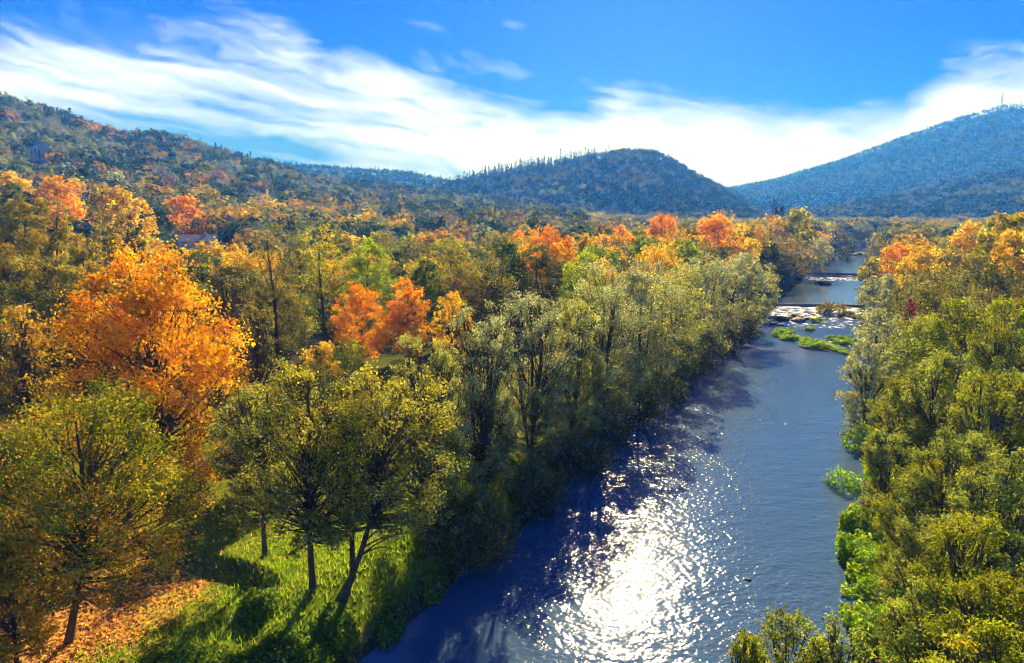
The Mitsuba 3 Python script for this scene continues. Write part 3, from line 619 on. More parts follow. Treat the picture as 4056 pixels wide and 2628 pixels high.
('bush', 'bright green waterside bush, fifth up the right waterline from the bottom edge', 27.12, 53, 1.39, 1.48, 'mound', 'brightgreen', 'bright green bushes along the right waterline', {'low': 1}),
('bush', 'bright green waterside bush, sixth up the right waterline from the bottom edge', 33.21, 62, 2.59, 1.62, 'mound', 'brightgreen', 'bright green bushes along the right waterline', {'low': 1}),
('bush', 'bright green waterside bush, fourth up the right waterline from the bottom edge', 22.97, 40, 1.62, 1.35, 'mound', 'brightgreen', 'bright green bushes along the right waterline', {'low': 1}),
('bush', 'bright green waterside bush, third up the right waterline from the bottom edge', 21.37, 37, 0.44, 1.14, 'mound', 'brightgreen', 'bright green bushes along the right waterline', {'low': 1}),
('bush', 'bright green waterside bush, second up the right waterline from the bottom edge', 20.11, 33, 1.17, 1.14, 'mound', 'brightgreen', 'bright green bushes along the right waterline', {'low': 1}),
('bush', 'bright green waterside bush, first up the right waterline from the bottom edge', 18.89, 29, 2.49, 1.21, 'mound', 'brightgreen', 'bright green bushes along the right waterline', {'low': 1}),
('tree', 'rusty orange tree below the church on the left slope', -133.79, 205, 33.18, 7.57, 'round', 'orange', '', {}),
('tree', 'golden tree at the left edge on the slope', -158.86, 220, 36.38, 6.08, 'round', 'gold', '', {}),
('tree', 'dark green round tree at the left edge on the slope', -136.79, 192, 30.39, 4.74, 'round', 'darkgreen', '', {}),
('tree', 'rusty orange tree right of the church on the slope', -113.12, 195, 30.05, 6.26, 'round', 'orangebrown', '', {}),
('tree', 'broad golden tree on the left slope', -100.2, 182, 26.98, 6.19, 'round', 'gold', '', {}),
('tree', 'dark green tree standing out among the golden trees on the left slope', -124.88, 240, 26.67, 6.24, 'round', 'darkgreen', '', {}),
('tree', 'very dark round tree below the broad golden tree', -78.79, 140, 21.56, 3.66, 'round', 'darkolive', '', {}),
('tree', 'small bright yellow tree above the grey house', -123.28, 255, 22.3, 4.75, 'round', 'gold', '', {}),
('tree', 'red orange round tree on the middle of the left slope', -115.18, 245, 28.71, 6.37, 'round', 'red', '', {}),
('tree', 'pinkish brown thin tree above the grey house', -118.27, 262, 25.51, 6.17, 'round', 'brown', '', {'n': 0.7}),
('tree', 'very dark round tree right of the grey house', -99.88, 245, 17.77, 4.89, 'round', 'darkgreen', '', {}),
('tree', 'orange tree on the slope above the very dark round tree', -102.37, 262, 25.19, 7.8, 'round', 'orangebrown', '', {}),
('tree', 'grey green round tree above the orange belt of the left slope', -192.29, 340, 43.61, 5.02, 'round', 'willow', '', {}),
('tree', 'olive tree in the middle of the left slope belt', -76.76, 130, 21.99, 4.04, 'birch', 'birch', '', {}),
]
CAT = {'maple_tree': 'tree', 'alder_tree': 'tree', 'birch_tree': 'tree', 'willow_tree': 'tree', 'ash_tree': 'tree', 'young_tree': 'tree', 'young_maple_tree': 'tree', 'bare_tree': 'tree', 'bare_shrub': 'shrub', 'bush': 'shrub'}
taken = []
for i, (name, label, x, y, zt, r, shape, pal, group, o) in enumerate(TREES):
    tree(name, label, CAT.get(name, name), x, y, zt, r, shape, pal, group, dens=o.get('n', 1.0), lean=o.get('lean', 0.0), low=bool(o.get('low')), dx=o.get('dx', 0.0), seed=i * 7, f0_=o.get('f0'))
    taken.append((x, y, r))
print('hand trees', TRI[0])

ORD = ['first', 'second', 'third', 'fourth', 'fifth', 'sixth', 'seventh', 'eighth', 'ninth', 'tenth', 'eleventh', 'twelfth', 'thirteenth']
_r = np.random.default_rng(3)
for k, s0 in enumerate(np.arange(13, 118, 8.5)):
    t0 = -0.9 + _r.uniform(-.5, .4); bx, by = RO + s0 * RD + t0 * RP
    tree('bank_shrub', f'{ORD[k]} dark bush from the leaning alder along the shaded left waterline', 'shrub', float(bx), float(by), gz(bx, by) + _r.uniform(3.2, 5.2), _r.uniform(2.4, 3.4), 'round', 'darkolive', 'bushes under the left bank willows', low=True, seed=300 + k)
    taken.append((bx, by, 2.0))
# ------------------------------------------------------------------ the trees between: each its own object, in clumps of a kind
CLEAR = [(-101, 228, 14), (-42, 330, 10), (-64, 215, 6), (-288, 424, 9)]     # houses, church
def blocked(x, y, r):
    s, t = st_of(np.array([x]), np.array([y]))
    if s[0] < 500 and -3 - r * .6 < t[0] < RW + 3 + r * .6: return True
    for cx, cy, cr in CLEAR:
        D = math.hypot(cx, cy); d = math.hypot(x, y)
        if d > D + cr: continue
        # keep the view side of the houses open for some way, as their gardens and the road are
        along = (x * cx + y * cy) / D; side = abs(x * cy - y * cx) / D
        if along > D - (80 if cr != 9 else 95) and side < cr * .85 + r * .8: return True
    return False

ZONES = {  # zone: (label tail, kinds with weights)
 'slope': ('on the lower left slope', [('orange', 1.6), ('gold', 2.4), ('orangebrown', 2.4), ('olive', 2.4), ('darkgreen', 1.2), ('birch', 2.4), ('brown', .6)]),
 'valley': ('in the valley behind the left bank', [('orangebrown', 1.6), ('olive', 3), ('gold', 1.3), ('darkolive', 2.4), ('orange', .7), ('oliveyellow', 2), ('green', 1)]),
 'right': ('in the valley on the right of the river', [('gold', 2.5), ('oliveyellow', 3.5), ('orange', .7), ('olive', 2.5), ('green', 1), ('orangebrown', 1.5)]),
}
WORD = {'orange': 'orange', 'gold': 'golden yellow', 'orangebrown': 'rusty brown', 'olive': 'dull olive', 'darkgreen': 'dark green', 'birch': 'pale yellow green', 'brown': 'greyish brown', 'darkolive': 'dark olive', 'oliveyellow': 'yellow olive', 'green': 'green'}
rng = np.random.default_rng(77)
cand = []
for r0 in np.arange(55, 420, 7.5):
    n = int(rad(88) * r0 / (8.5 + r0 * .008))
    for k in range(n):
        a = rad(-43 + 86 * (k + rng.uniform(.15, .85)) / n); rr = r0 + rng.uniform(-3, 3)
        cand.append((rr * math.sin(a), rr * math.cos(a), rr, math.degrees(a)))
made, between = 0, []
cand.sort(key=lambda c: c[2])
for x, y, rr, az in cand:
    if made >= 178: break
    r = rng.uniform(3.6, 6.0)
    s, t = st_of(x, y)
    if rr < 100 and (t > 0 or az > -22): continue
    if rr < 66 and az > -40: continue
    if blocked(x, y, r): continue
    if any((x - a) ** 2 + (y - b) ** 2 < (.72 * (r + c)) ** 2 for a, b, c in taken): continue
    zone = 'right' if t > 0 else ('slope' if az < -17 else 'valley')
    tail, kinds = ZONES[zone]
    if zone == 'slope' and rr < 125: kinds = [('birch', 2), ('darkolive', 2), ('olive', 2), ('darkgreen', 1.5)]
    if zone == 'right' and rr < 145: kinds = [('olive', 3), ('oliveyellow', 2), ('green', 1)]
    w = np.array([k[1] for k in kinds]); pal = kinds[rng.choice(len(kinds), p=w / w.sum())][0]
    g = gz(x, y); h = rng.uniform(10, 14.5)
    sight = CAM_H - g - (0.5 if rr > 180 else 3.5)            # as in the photograph the valley crowns stay just under eye level
    if zone != 'slope': h = min(h, max(7.5, sight * rng.uniform(.78, .97)))
    gkey = tree('tree', f'{WORD[pal]} tree {tail}', 'tree', x, y, g + h, r, 'birch' if pal == 'birch' else 'round', pal, f'{WORD[pal]} trees {tail}', seed=5000 + made)
    taken.append((x, y, r)); made += 1; between.append((gkey, WORD[pal], x, y, g + h * .7))
last_r = rr
print('trees between', made, 'to', last_r, TRI[0])

# which one: by the nearest thing one can find, the side it stands on and its turn there
MARKS = [('the church', -286, 424, 50), ('the largest orange maple', -26.5, 50, 12), ('the pair of orange maples', -16.5, 87, 9), ('the red orange dome', 7.2, 135, 14), ('the large orange tree before the central hill', 56, 185, 16), ('the leafless tree', 118, 300, 18), ('the bridge', 217, 424, 5), ('the gabled grey house', -106, 232, 10), ('the red leaved shrub', 46, 78, 9), ('the second weir', 118, 240, 1), ('the golden topped tall tree', -27, 95, 12), ('the dark birch grove', -62, 90, 12), ('the bright roofed house', -42, 330, 8)]
groups_ = {}
for key, word, x, y, z in between:
    a0, e0 = math.degrees(math.atan2(x, y)), math.degrees(math.atan2(z - CAM_H, math.hypot(x, y)))
    best = min(((math.hypot(math.degrees(math.atan2(mx, my)) - a0, math.degrees(math.atan2(mz - CAM_H, math.hypot(mx, my))) - e0), n, math.degrees(math.atan2(mx, my)) - a0, math.degrees(math.atan2(mz - CAM_H, math.hypot(mx, my))) - e0) for n, mx, my, mz in MARKS))
    side = ('left of' if best[2] > 0 else 'right of') if abs(best[2]) > abs(best[3]) else ('below' if best[3] > 0 else 'above')
    groups_.setdefault((word, side, best[1]), []).append((best[0], key))
for (word, side, mark), ks in groups_.items():
    for n, (_, key) in enumerate(sorted(ks)):
        labels[key]['label'] = f'{word} tree {side} {mark}' + (f', {ORD[n]} nearest' if len(ks) > 1 else '')

# ------------------------------------------------------------------ forests beyond: one mass each
def forest(name, label, sites, L, nl, cols, conifer=None, seed=0):
    """sites: x, y, z, height, radius per tree"""
    rng = np.random.default_rng(seed)
    n = len(sites); S = np.asarray(sites)
    con = np.zeros(n, bool) if conifer is None else conifer
    d = rng.normal(size=(n, nl, 3)); d[..., 2] = np.abs(d[..., 2]) * 1.1 - .35; d = unit(d)
    ph = rng.random((n, 1, 3)) * 6.283
    lob = 1 + .22 * np.sin(3 * np.arctan2(d[..., 1:2], d[..., 0:1]) + ph[..., :1]) * np.sin(4 * d[..., 2:] + ph[..., 1:2])
    q = (.55 + .45 * rng.random((n, nl, 1)) ** .5) * lob
    hh, rr = S[:, None, 3:4], S[:, None, 4:5]
    round_p = np.concatenate([d[..., :2] * q * rr, hh * .58 + d[..., 2:] * q * hh * .42], -1)
    u = rng.random((n, nl, 1)) ** 1.5; a = rng.random((n, nl, 1)) * 6.283
    cr = (1 - u) * rr * .62 * (.6 + .4 * rng.random((n, nl, 1)))
    cone_p = np.concatenate([cr * np.cos(a), cr * np.sin(a), hh * (.08 + .92 * u) * 1.25], -1)
    cd = unit(np.concatenate([np.cos(a), np.sin(a), .5 + 0 * a], -1))
    p = np.where(con[:, None, None], cone_p, round_p); nd = np.where(con[:, None, None], cd, d)
    nrm = unit(nd + .2 * rng.normal(size=nd.shape)).reshape(-1, 3)
    col = cols[:, None, :] * np.clip(rng.normal(1, .10, (n, nl, 1)), .5, 1.5)
    p = (p + S[:, None, :3]).reshape(-1, 3)
    Lr = np.repeat(np.where(con, .75, 1.0) * L * (S[:, 4] / S[:, 4].mean()), nl)
    v, f, m = leaf_faces(rng, p, nrm, Lr, True, 1.0)
    TRI[0] += len(f)
    scene[name] = mikit.ply((v, f), 'far_leaf', uv=np.repeat(pack(col.reshape(-1, 3)), m, 0))
    say(name, label, 'forest', kind='stuff')

def sites(a0, a1, r0, r1, gap, seed, hmin=10, hmax=16, rmin=4.5, rmax=7):
    rng = np.random.default_rng(seed); out = []
    for r in np.arange(r0, r1, gap):
        n = max(1, int(rad(a1 - a0) * r / gap))
        a = np.radians(a0 + (a1 - a0) * (np.arange(n) + rng.uniform(.05, .95, n)) / n); q = r + rng.uniform(-.5, .5, n) * gap
        out.append(np.stack([q * np.sin(a), q * np.cos(a), q, np.degrees(a)], 1))
    out = np.vstack(out); x, y = out[:, 0], out[:, 1]
    s, t = st_of(x, y); ok = (t < -7) | (t > RW + 7) | (s > 490)
    for cx, cy, cr in CLEAR + FAR_CLEAR: ok &= ~((np.hypot(x - cx, y - cy) < cr + 5) | ((np.hypot(x, y) < math.hypot(cx, cy)) & (np.hypot(x, y) > math.hypot(cx, cy) - (95 if cr != 9 else 85)) & (np.abs(x * cy - y * cx) / math.hypot(cx, cy) < cr * .8)))
    out = out[ok]; z = ground(out[:, 0], out[:, 1])
    k = len(out); h = rng.uniform(hmin, hmax, k); rr = rng.uniform(rmin, rmax, k)
    return np.stack([out[:, 0], out[:, 1], z - .3, h, rr], 1), out[:, 3], out[:, 2]

def blend(rng, S, rows, f=1 / 60., seed=0):
    """species by patches: rows = (colour, weight)"""
    n = len(S); pn = meshkit.fbm(np.stack([S[:, 0] * f, S[:, 1] * f, 0 * S[:, 0]], -1), 3, seed)
    w = np.array([r[1] for r in rows], float); w /= w.sum(); cum = np.cumsum(w)
    rk = np.argsort(np.argsort(pn)) / n
    mixv = np.where(rng.random(n) < .5, rk, rng.random(n))
    i = np.searchsorted(cum, np.clip(mixv, 0, .9999)); c = np.array([r[0] for r in rows])[i]
    return c * np.clip(rng.normal(1, .18, n), .6, 1.5)[:, None]

FAR_CLEAR = [(478, 655, 9), (497, 640, 9), (520, 660, 9), (452, 690, 9), (538, 700, 8)]
rng = np.random.default_rng(12)
dark, teal, olive_, rust, gold_, greyg, pink = (.045, .075, .03), (.06, .11, .05), (.24, .27, .04), (.52, .32, .03), (.62, .48, .04), (.25, .28, .14), (.34, .19, .08)
def far_trees():
    S, az, r = sites(-44, 6, max(last_r, 200), 1010, 9.5, 31)
    keep = (r < ridge_dist(RIDGES['A'], az) * 1.03) & ((hills(S[:, 0], S[:, 1], 'A') > .5) | (r < 800)); keep &= ~np.array([any((x - a) ** 2 + (y - b) ** 2 < (.8 * (4 + c)) ** 2 for a, b, c in taken[-190:]) if d < last_r + 30 else False for x, y, d in zip(S[:, 0], S[:, 1], r)])
    S, az, r = S[keep], az[keep], r[keep]
    col = blend(rng, S, [(rust, 1.2), (gold_, 1.6), (olive_, 3), (teal, 1.8), (greyg, 2.4), (dark, 1.8), (pink, .4)])
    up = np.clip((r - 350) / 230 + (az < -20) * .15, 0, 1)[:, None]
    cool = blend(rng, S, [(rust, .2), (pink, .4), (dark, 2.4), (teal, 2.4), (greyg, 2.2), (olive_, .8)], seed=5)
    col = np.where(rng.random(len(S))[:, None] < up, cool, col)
    con = rng.random(len(S)) < .05
    n1 = r < 480
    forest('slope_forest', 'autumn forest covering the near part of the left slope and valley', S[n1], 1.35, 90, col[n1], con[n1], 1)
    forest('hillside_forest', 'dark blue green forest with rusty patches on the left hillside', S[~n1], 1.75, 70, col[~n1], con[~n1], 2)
    S, az, r = sites(4, 43, max(last_r, 200), 900, 10.5, 32, 9, 13)
    s_, t_ = st_of(S[:, 0], S[:, 1])
    S[:, 3] = np.minimum(S[:, 3], CAM_H + .004 * r + 1.5 - S[:, 2])
    ok = S[:, 3] > 5; S, az, r, t_ = S[ok], az[ok], r[ok], t_[ok]
    col = blend(rng, S, [(olive_, 3), (rust, 1.2), (gold_, 2), (greyg, 2.5), (dark, 1), (teal, .8)], seed=3)
    forest('valley_forest', 'mixed autumn woodland on the valley floor around the river bends', S, 1.5, 70, col, None, 3)
    S, az, r = sites(-26, 6, 1330, 1640, 14, 33, 10, 16, 6, 10)
    col = blend(rng, S, [(dark, 4), (teal, 2), (greyg, .6)], seed=6)
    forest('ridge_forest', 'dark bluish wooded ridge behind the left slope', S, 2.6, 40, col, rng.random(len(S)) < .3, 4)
    S, az, r = sites(-13, 21, 790, 1275, 9.5, 34, 10, 15, 4.4, 6.6)
    ok = hills(S[:, 0], S[:, 1], 'C') > 1; S, az, r = S[ok], az[ok], r[ok]
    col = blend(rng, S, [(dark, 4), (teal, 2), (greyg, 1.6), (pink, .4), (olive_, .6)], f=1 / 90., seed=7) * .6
    pc = np.clip(1.3 - np.abs(az - 0) / 7, 0, 1) * .75 * (r > 1130)
    con = rng.random(len(S)) < pc
    S[con, 3] *= rng.uniform(1.2, 1.6, con.sum()); col[con] = np.array(dark) * .8
    forest('central_hill_forest', 'dark forest on the steep central hill with spruces along its left crest', S, 1.9, 52, col, con, 5)
    S, az, r = sites(17, 43, 880, 1350, 12.5, 35, 10, 16, 6, 9)
    ok = hills(S[:, 0], S[:, 1], 'E') > .5; S, az, r = S[ok], az[ok], r[ok]
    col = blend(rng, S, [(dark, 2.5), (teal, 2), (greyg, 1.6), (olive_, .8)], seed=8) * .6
    forest('foothill_forest', 'forest on the low foothill in front of the right mountain', S, 2.4, 50, col, rng.random(len(S)) < .05, 6)
    S, az, r = sites(9, 43, 1400, 2780, 14.5, 36, 12, 17, 7, 10)
    ok = hills(S[:, 0], S[:, 1], 'D') > 2
    # the cleared strip down from the top
    px = np.interp(S[:, 2], [150, 380], [30.6, 34.2]); ok &= ~((np.abs(az - px) < .35) & (S[:, 2] > 200) & (rng.random(len(S)) < .8))
    S, az, r = S[ok], az[ok], r[ok]
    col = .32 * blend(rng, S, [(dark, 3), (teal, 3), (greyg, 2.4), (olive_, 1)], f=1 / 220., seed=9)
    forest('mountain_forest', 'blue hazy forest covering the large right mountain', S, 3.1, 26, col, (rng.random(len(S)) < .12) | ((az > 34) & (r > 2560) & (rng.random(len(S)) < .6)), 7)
far_trees()
print('with forests', TRI[0])

# ------------------------------------------------------------------ ground cover near the camera
def scatter(name, label, pts, kind_fn, mat='leaf'):
    pass
rng = np.random.default_rng(9)
def leaf_litter():
    n = 60000
    x = rng.uniform(-42, -6, n); y = rng.uniform(21, 52, n)
    s, t = st_of(x, y); d = lawn_drop(x, y)
    k = meshkit.fbm(np.stack([x / 5, y / 5, 0 * x], -1), 3, 8)
    pr = np.clip((-t - 3.5) / 8, .06, 1) * np.clip(.35 + 3 * (k - .42), .06, 1) * np.where(d > .5, np.clip((-7.5 - t) / 5 + .3, .15, 1), .12)
    ok = rng.random(n) < pr; x, y = x[ok], y[ok]
    z = ground(x, y) + .03 + .05 * rng.random(len(x))
    p = np.stack([x, y, z], 1); nrm = unit(np.array([0, 0, 1.]) + .5 * rng.normal(size=p.shape))
    col = pick(rng, C(((.78, .44, .10), 3), ((.66, .30, .06), 2), ((.82, .62, .22), 2), ((.40, .20, .07), 2), ((.24, .14, .06), 1)), len(p)) * np.clip(rng.normal(1, .2, (len(p), 1)), .5, 1.4)
    v, f, m = leaf_faces(rng, p, nrm, rng.uniform(.11, .22, len(p)), False, .8); TRI[0] += len(f)
    scene['fallen_leaves'] = mikit.ply((v, f), 'leaf', uv=np.repeat(pack(col), m, 0))
    say('fallen_leaves', 'orange fallen leaves strewn over the lawn at the bottom left', 'leaves', kind='stuff')
def grass():
    n = 90000
    x = rng.uniform(-24, 6, n); y = rng.uniform(22, 70, n)
    s, t = st_of(x, y)
    k = meshkit.fbm(np.stack([x / 3, y / 3, 0 * x], -1), 3, 18)
    pr = np.clip((-t - .3) / 1.2, 0, 1) * np.clip((13 + t) / 4, 0, 1) * np.clip((34 - s) / 14, .12, 1) * np.clip(.3 + 1.8 * (k - .3), .1, 1) * np.clip((75 - np.hypot(x, y)) / 30, 0, 1)
    ok = rng.random(n) < pr; x, y = x[ok], y[ok]; m_ = len(x)
    b = np.stack([x, y, ground(x, y) - .02], 1)
    a = rng.random(m_) * 6.283; w = np.stack([np.cos(a), np.sin(a), 0 * a], 1) * rng.uniform(.02, .05, m_)[:, None]
    tip = b + np.stack([rng.normal(0, .10, m_), rng.normal(0, .10, m_), rng.uniform(.14, .40, m_)], 1)
    v = np.stack([b - w, b + w, tip], 1).reshape(-1, 3); f = np.arange(len(v)).reshape(-1, 3); TRI[0] += len(f)
    col = pick(rng, C(((.22, .42, .012), 3), ((.34, .48, .02), 2), ((.44, .42, .06), 1)), m_) * np.clip(rng.normal(1, .18, (m_, 1)), .5, 1.4)
    scene['grass'] = mikit.ply((v, f), 'leaf', uv=np.repeat(pack(col), 3, 0))
    say('grass', 'bright green sunlit grass on the left river bank', 'grass', kind='stuff')
def weeds():
    """broad leaved plants at the bottom left bank"""
    P = []
    for cx, cy, rx, ry, hh, n in ((-14.2, 27.2, 4.0, 1.7, .7, 6500), (-10.0, 28.6, 2.2, 2.2, 1.1, 5200), (-8.9, 31.6, 1.0, 1.8, .8, 1500), (-6.5, 33.6, .8, 2.0, .7, 1200), (-13.0, 31.9, 1.1, 1.3, 1.3, 2200), (-4.6, 37.5, .8, 2.2, .8, 1000), (-2.0, 42.0, .9, 2.6, .9, 1000)):
        q = unit(rng.normal(size=(n, 3))); q[:, 2] = np.abs(q[:, 2]); q *= (.6 + .4 * rng.random((n, 1)))
        x = cx + rx * q[:, 0]; y = cy + ry * q[:, 1]
        k = meshkit.fbm(np.stack([x * .9, y * .9, 0 * x], -1), 2, 5)
        P.append(np.stack([x, y, ground(x, y) + hh * q[:, 2] * (.4 + 1.1 * k)], 1))
    p = np.vstack(P); nrm = unit(np.array([0, -.1, .9]) + .7 * rng.normal(size=p.shape))
    col = pick(rng, C(((.12, .22, .02), 3), ((.20, .32, .02), 2), ((.30, .34, .04), 1)), len(p)) * np.clip(rng.normal(1, .2, (len(p), 1)), .5, 1.4)
    v, f, m = leaf_faces(rng, p, nrm, .17, False, .85); TRI[0] += len(f)
    scene['undergrowth'] = mikit.ply((v, f), 'leaf', uv=np.repeat(pack(col), m, 0))
    say('undergrowth', 'leafy green plants along the foot of the left bank', 'plants', kind='stuff')
def right_cover():
    n = 90000
    s = rng.uniform(-14, 150, n); s = np.where(rng.random(n) < .6, rng.uniform(-14, 50, n), s); lim_ = RW - 2.2 + 3.0 * meshkit.fbm(np.stack([s / 7, 0 * s, 0 * s], -1), 3, 61) + 3.0 * np.clip((s - 45) / 30, 0, 1); t = lim_ + 8 * rng.random(n) ** 1.6
    k = meshkit.fbm(np.stack([s / 2.5, t / 2.5, 0 * s], -1), 3, 28)
    ok = rng.random(n) < np.clip(.35 + 3 * (k - .36), .05, 1) * np.clip((170 - s) / 170, .1, 1); s, t, k = s[ok], t[ok], k[ok]
    x = RO[0] + s * RD[0] + t * RP[0]; y = RO[1] + s * RD[1] + t * RP[1]; m_ = len(s)
    p = np.stack([x, y, np.maximum(ground(x, y), 0.02) + rng.random(m_) * (.2 + 3.2 * np.clip(k - .32, 0, 1))], 1)
    nrm = unit(np.array([0, 0, .7]) + .7 * rng.normal(size=p.shape))
    col = pick(rng, C(((.24, .44, .015), 3), ((.34, .48, .02), 2), ((.40, .38, .04), 1), ((.14, .24, .02), 1)), m_) * np.clip(rng.normal(1, .18, (m_, 1)), .5, 1.4)
    v, f, m = leaf_faces(rng, p, nrm, .2 + .002 * np.maximum(s, 0), True, .6); TRI[0] += len(f)
    scene['bank_grass'] = mikit.ply((v, f), 'leaf', uv=np.repeat(pack(col), m, 0))
    say('bank_grass', 'bright green weeds covering the right river bank', 'grass', kind='stuff')
leaf_litter(); grass(); weeds(); right_cover()

# grassy islets in the rapids
for i, (x, y, rx, ry, lab) in enumerate([(50.8, 123.7, 3.0, 6.5, 'bright green grassy islet left of the gap in the rapids'), (51.7, 113.2, 3.2, 7.0, 'largest bright green grassy islet in the rapids'), (63.2, 140.2, 1.7, 2.2, 'small grassy tuft below the willow bush in the rapids'), (57.5, 129.9, 1.3, 1.3, 'smallest grassy tuft between the two islets'), (57.7, 117.6, 3.5, 4, 'grassy islet under the shrub at the right end of the rapids'), (182.4, 364.3, 3.0, 6.0, 'small green islet below the farthest weir')]):
    key = root_name('grass_islet'); wl = float(water_level(np.array([x]), np.array([y]))[0])
    n = int(260 * rx * ry); q = rng.uniform(-1, 1, (n, 2)); rr = np.hypot(q[:, 0], q[:, 1])
    lim = .7 + .75 * (meshkit.fbm(np.stack([q[:, 0] * 1.7 + i * 5, q[:, 1] * 1.7, 0 * rr], -1), 2, 3) - .5) * 2
    q = q[rr < lim]; k = meshkit.fbm(np.stack([q[:, 0] * rx * 1.1, q[:, 1] * ry * 1.1, 0 * q[:, 0]], -1), 2, i)
    z = wl + .1 + 1.5 * k ** 1.5 * np.sqrt(np.clip(1 - (np.hypot(q[:, 0], q[:, 1]) / 1.1) ** 2, 0, 1)) * rng.uniform(.55, 1, len(q))
    a = rad(-28); px = x + q[:, 0] * rx; py = y + q[:, 1] * ry
    p = np.stack([px, py, z], 1); nrm = unit(np.array([0, 0, .8]) + .5 * rng.normal(size=p.shape))
    col = pick(rng, C(((.20, .40, .01), 3), ((.32, .46, .02), 2), ((.34, .32, .05), .7)), len(p)) * np.clip(rng.normal(1, .25, (len(p), 1)), .5, 1.4)
    v, f, m = leaf_faces(rng, p, nrm, .42, True, .5); TRI[0] += len(f)
    scene[key + '__grass'] = mikit.ply((v, f), 'leaf', uv=np.repeat(pack(col), m, 0))
    mm = trimesh.creation.icosphere(2, 1.0); mv = np.array(mm.vertices) * [rx * .6, ry * .6, .22] + [x, y, wl]
    scene[key + '__gravel'] = mikit.ply((mv, mm.faces), 'wet_stone', smooth=True)
    say(key, lab, 'islet')

# ------------------------------------------------------------------ path and road
def strip(name, pts, width, mat, label, lift=.05):
    p = np.array(pts, float); t = np.linspace(0, len(p) - 1, 40 * (len(p) - 1) // 2)
    from scipy.interpolate import CubicSpline
    c = CubicSpline(np.arange(len(p)), p)(t); d = unit(np.gradient(c, axis=0)); nn = np.stack([d[:, 1], -d[:, 0]], 1)
    rows = [c + nn * k * width / 2 for k in np.linspace(-1, 1, 7)]
    xy = np.stack(rows, 1); z = ground(xy[..., 0], xy[..., 1]).max(1, keepdims=True) + lift + 0 * xy[..., 0]
    v = np.concatenate([xy, z[..., None]], -1).reshape(-1, 3); n, m = xy.shape[:2]
    i, j = np.meshgrid(np.arange(n - 1), np.arange(m - 1), indexing='ij')
    f = np.stack([i * m + j, i * m + j + 1, (i + 1) * m + j + 1, (i + 1) * m + j], -1).reshape(-1, 4)
    scene[name] = mikit.ply((v, f), mat, smooth=True); say(name, label, kind='structure')
strip('path', [(-46, 47), (-32, 49), (-24, 53), (-14, 62), (-8, 74)], 3.4, 'asphalt', 'dark asphalt path in the shade behind the alders')
strip('road', [(-118, 200), (-96, 211), (-78, 219), (-62, 221), (-44, 216), (-20, 205)], 7.0, 'pale_road', 'pale road seen between thin trunks', .12)

# ------------------------------------------------------------------ buildings
def placed(m, x, y, z, rot):
    v, f = m; c, s_ = math.cos(rad(rot)), math.sin(rad(rot)); v = np.asarray(v)
    return np.stack([x + v[:, 0] * c - v[:, 1] * s_, y + v[:, 0] * s_ + v[:, 1] * c, z + v[:, 2]], 1), f
def gable(x0, x1, y0, y1, z0, rise, over=.4, th=.18):
    yc = (y0 + y1) / 2; out = []
    for sgn in (-1, 1):
        ye = yc + sgn * ((y1 - y0) / 2 + over); zlow = z0 - rise * over / ((y1 - y0) / 2)
        v = np.array([[x, yy, zz + dz] for x in (x0 - over, x1 + over) for (yy, zz) in ((ye, zlow), (yc, z0 + rise)) for dz in (0, th)])
        out.append((v, box(0, 1, 0, 1, 0, 1)[1]))
    return join(out)
def gable_wall(x0, x1, y0, y1, z0, z1, rise):
    yc = (y0 + y1) / 2
    pr = [(y0, z0), (y1, z0), (y1, z1), (yc, z1 + rise), (y0, z1)]
    v = np.array([[x, a, b] for x in (x0, x1) for a, b in pr]); f = []
    for o, sg in ((0, 1), (5, -1)):
        for k in (1, 2, 3): f.append([o, o + k, o + k + 1][::sg])
    for k in range(5): f += [[k, k + 5, (k + 1) % 5], [(k + 1) % 5, k + 5, (k + 1) % 5 + 5]]
    return v, np.array(f)
def house(label, x, y, w, d, h, rise, rot, wall, roof, nwin=3, chimney=True, name='house'):
    key = root_name(name); z = gz(x, y) - .1
    def put_(part, m, mat):
        k, q = key + '__' + part, 0
        kk = k
        while kk in scene: q += 1; kk = f'{k}_{q:03d}'
        scene[kk] = mikit.ply(placed(m, x, y, z, rot), mat); return kk
    put_('wall', gable_wall(-w / 2, w / 2, -d / 2, d / 2, 0, h, rise), wall)
    rk = put_('roof', gable(-w / 2, w / 2, -d / 2, d / 2, h + .03, rise), roof)
    if chimney: scene[rk + '__chimney'] = mikit.ply(placed(box(w * .2, w * .2 + .7, -.35, .35, h + rise * .5, h + rise + .9), x, y, z, rot), 'plaster_grey')
    floors = max(1, int(h // 2.7))
    for fl in range(floors):
        for k in range(nwin):
            cx = -w / 2 + w * (k + .5) / nwin; zz = .9 + fl * 2.7
            wk = put_('window', box(cx - .6, cx + .6, -d / 2 - .05, -d / 2 + .02, zz, zz + 1.3), 'dark_glass')
            scene[wk + '__frame'] = mikit.ply(placed(join([box(cx - .72, cx - .6, -d / 2 - .08, -d / 2 + .02, zz - .12, zz + 1.42), box(cx + .6, cx + .72, -d / 2 - .08, -d / 2 + .02, zz - .12, zz + 1.42), box(cx - .6, cx + .6, -d / 2 - .08, -d / 2 + .02, zz - .12, zz), box(cx - .6, cx + .6, -d / 2 - .08, -d / 2 + .02, zz + 1.3, zz + 1.42)]), x, y, z, rot), 'plaster_white')
    dk = put_('door', box(w / 2 - 1.6, w / 2 - .7, -d / 2 - .07, -d / 2 + .02, 0, 2.05), 'roof_red')
    say(key, label, 'house'); return key
house('grey house with a shallow gable roof behind the largest orange maple', -106, 232, 11.5, 8, 5.2, 1.9, 14, 'plaster_grey', 'roof_grey', 4)
house('low grey house with a pale flat looking roof in front of the grey gabled house', -93, 217, 13, 6, 2.9, .5, 8, 'plaster_grey', 'roof_pale', 5, False)
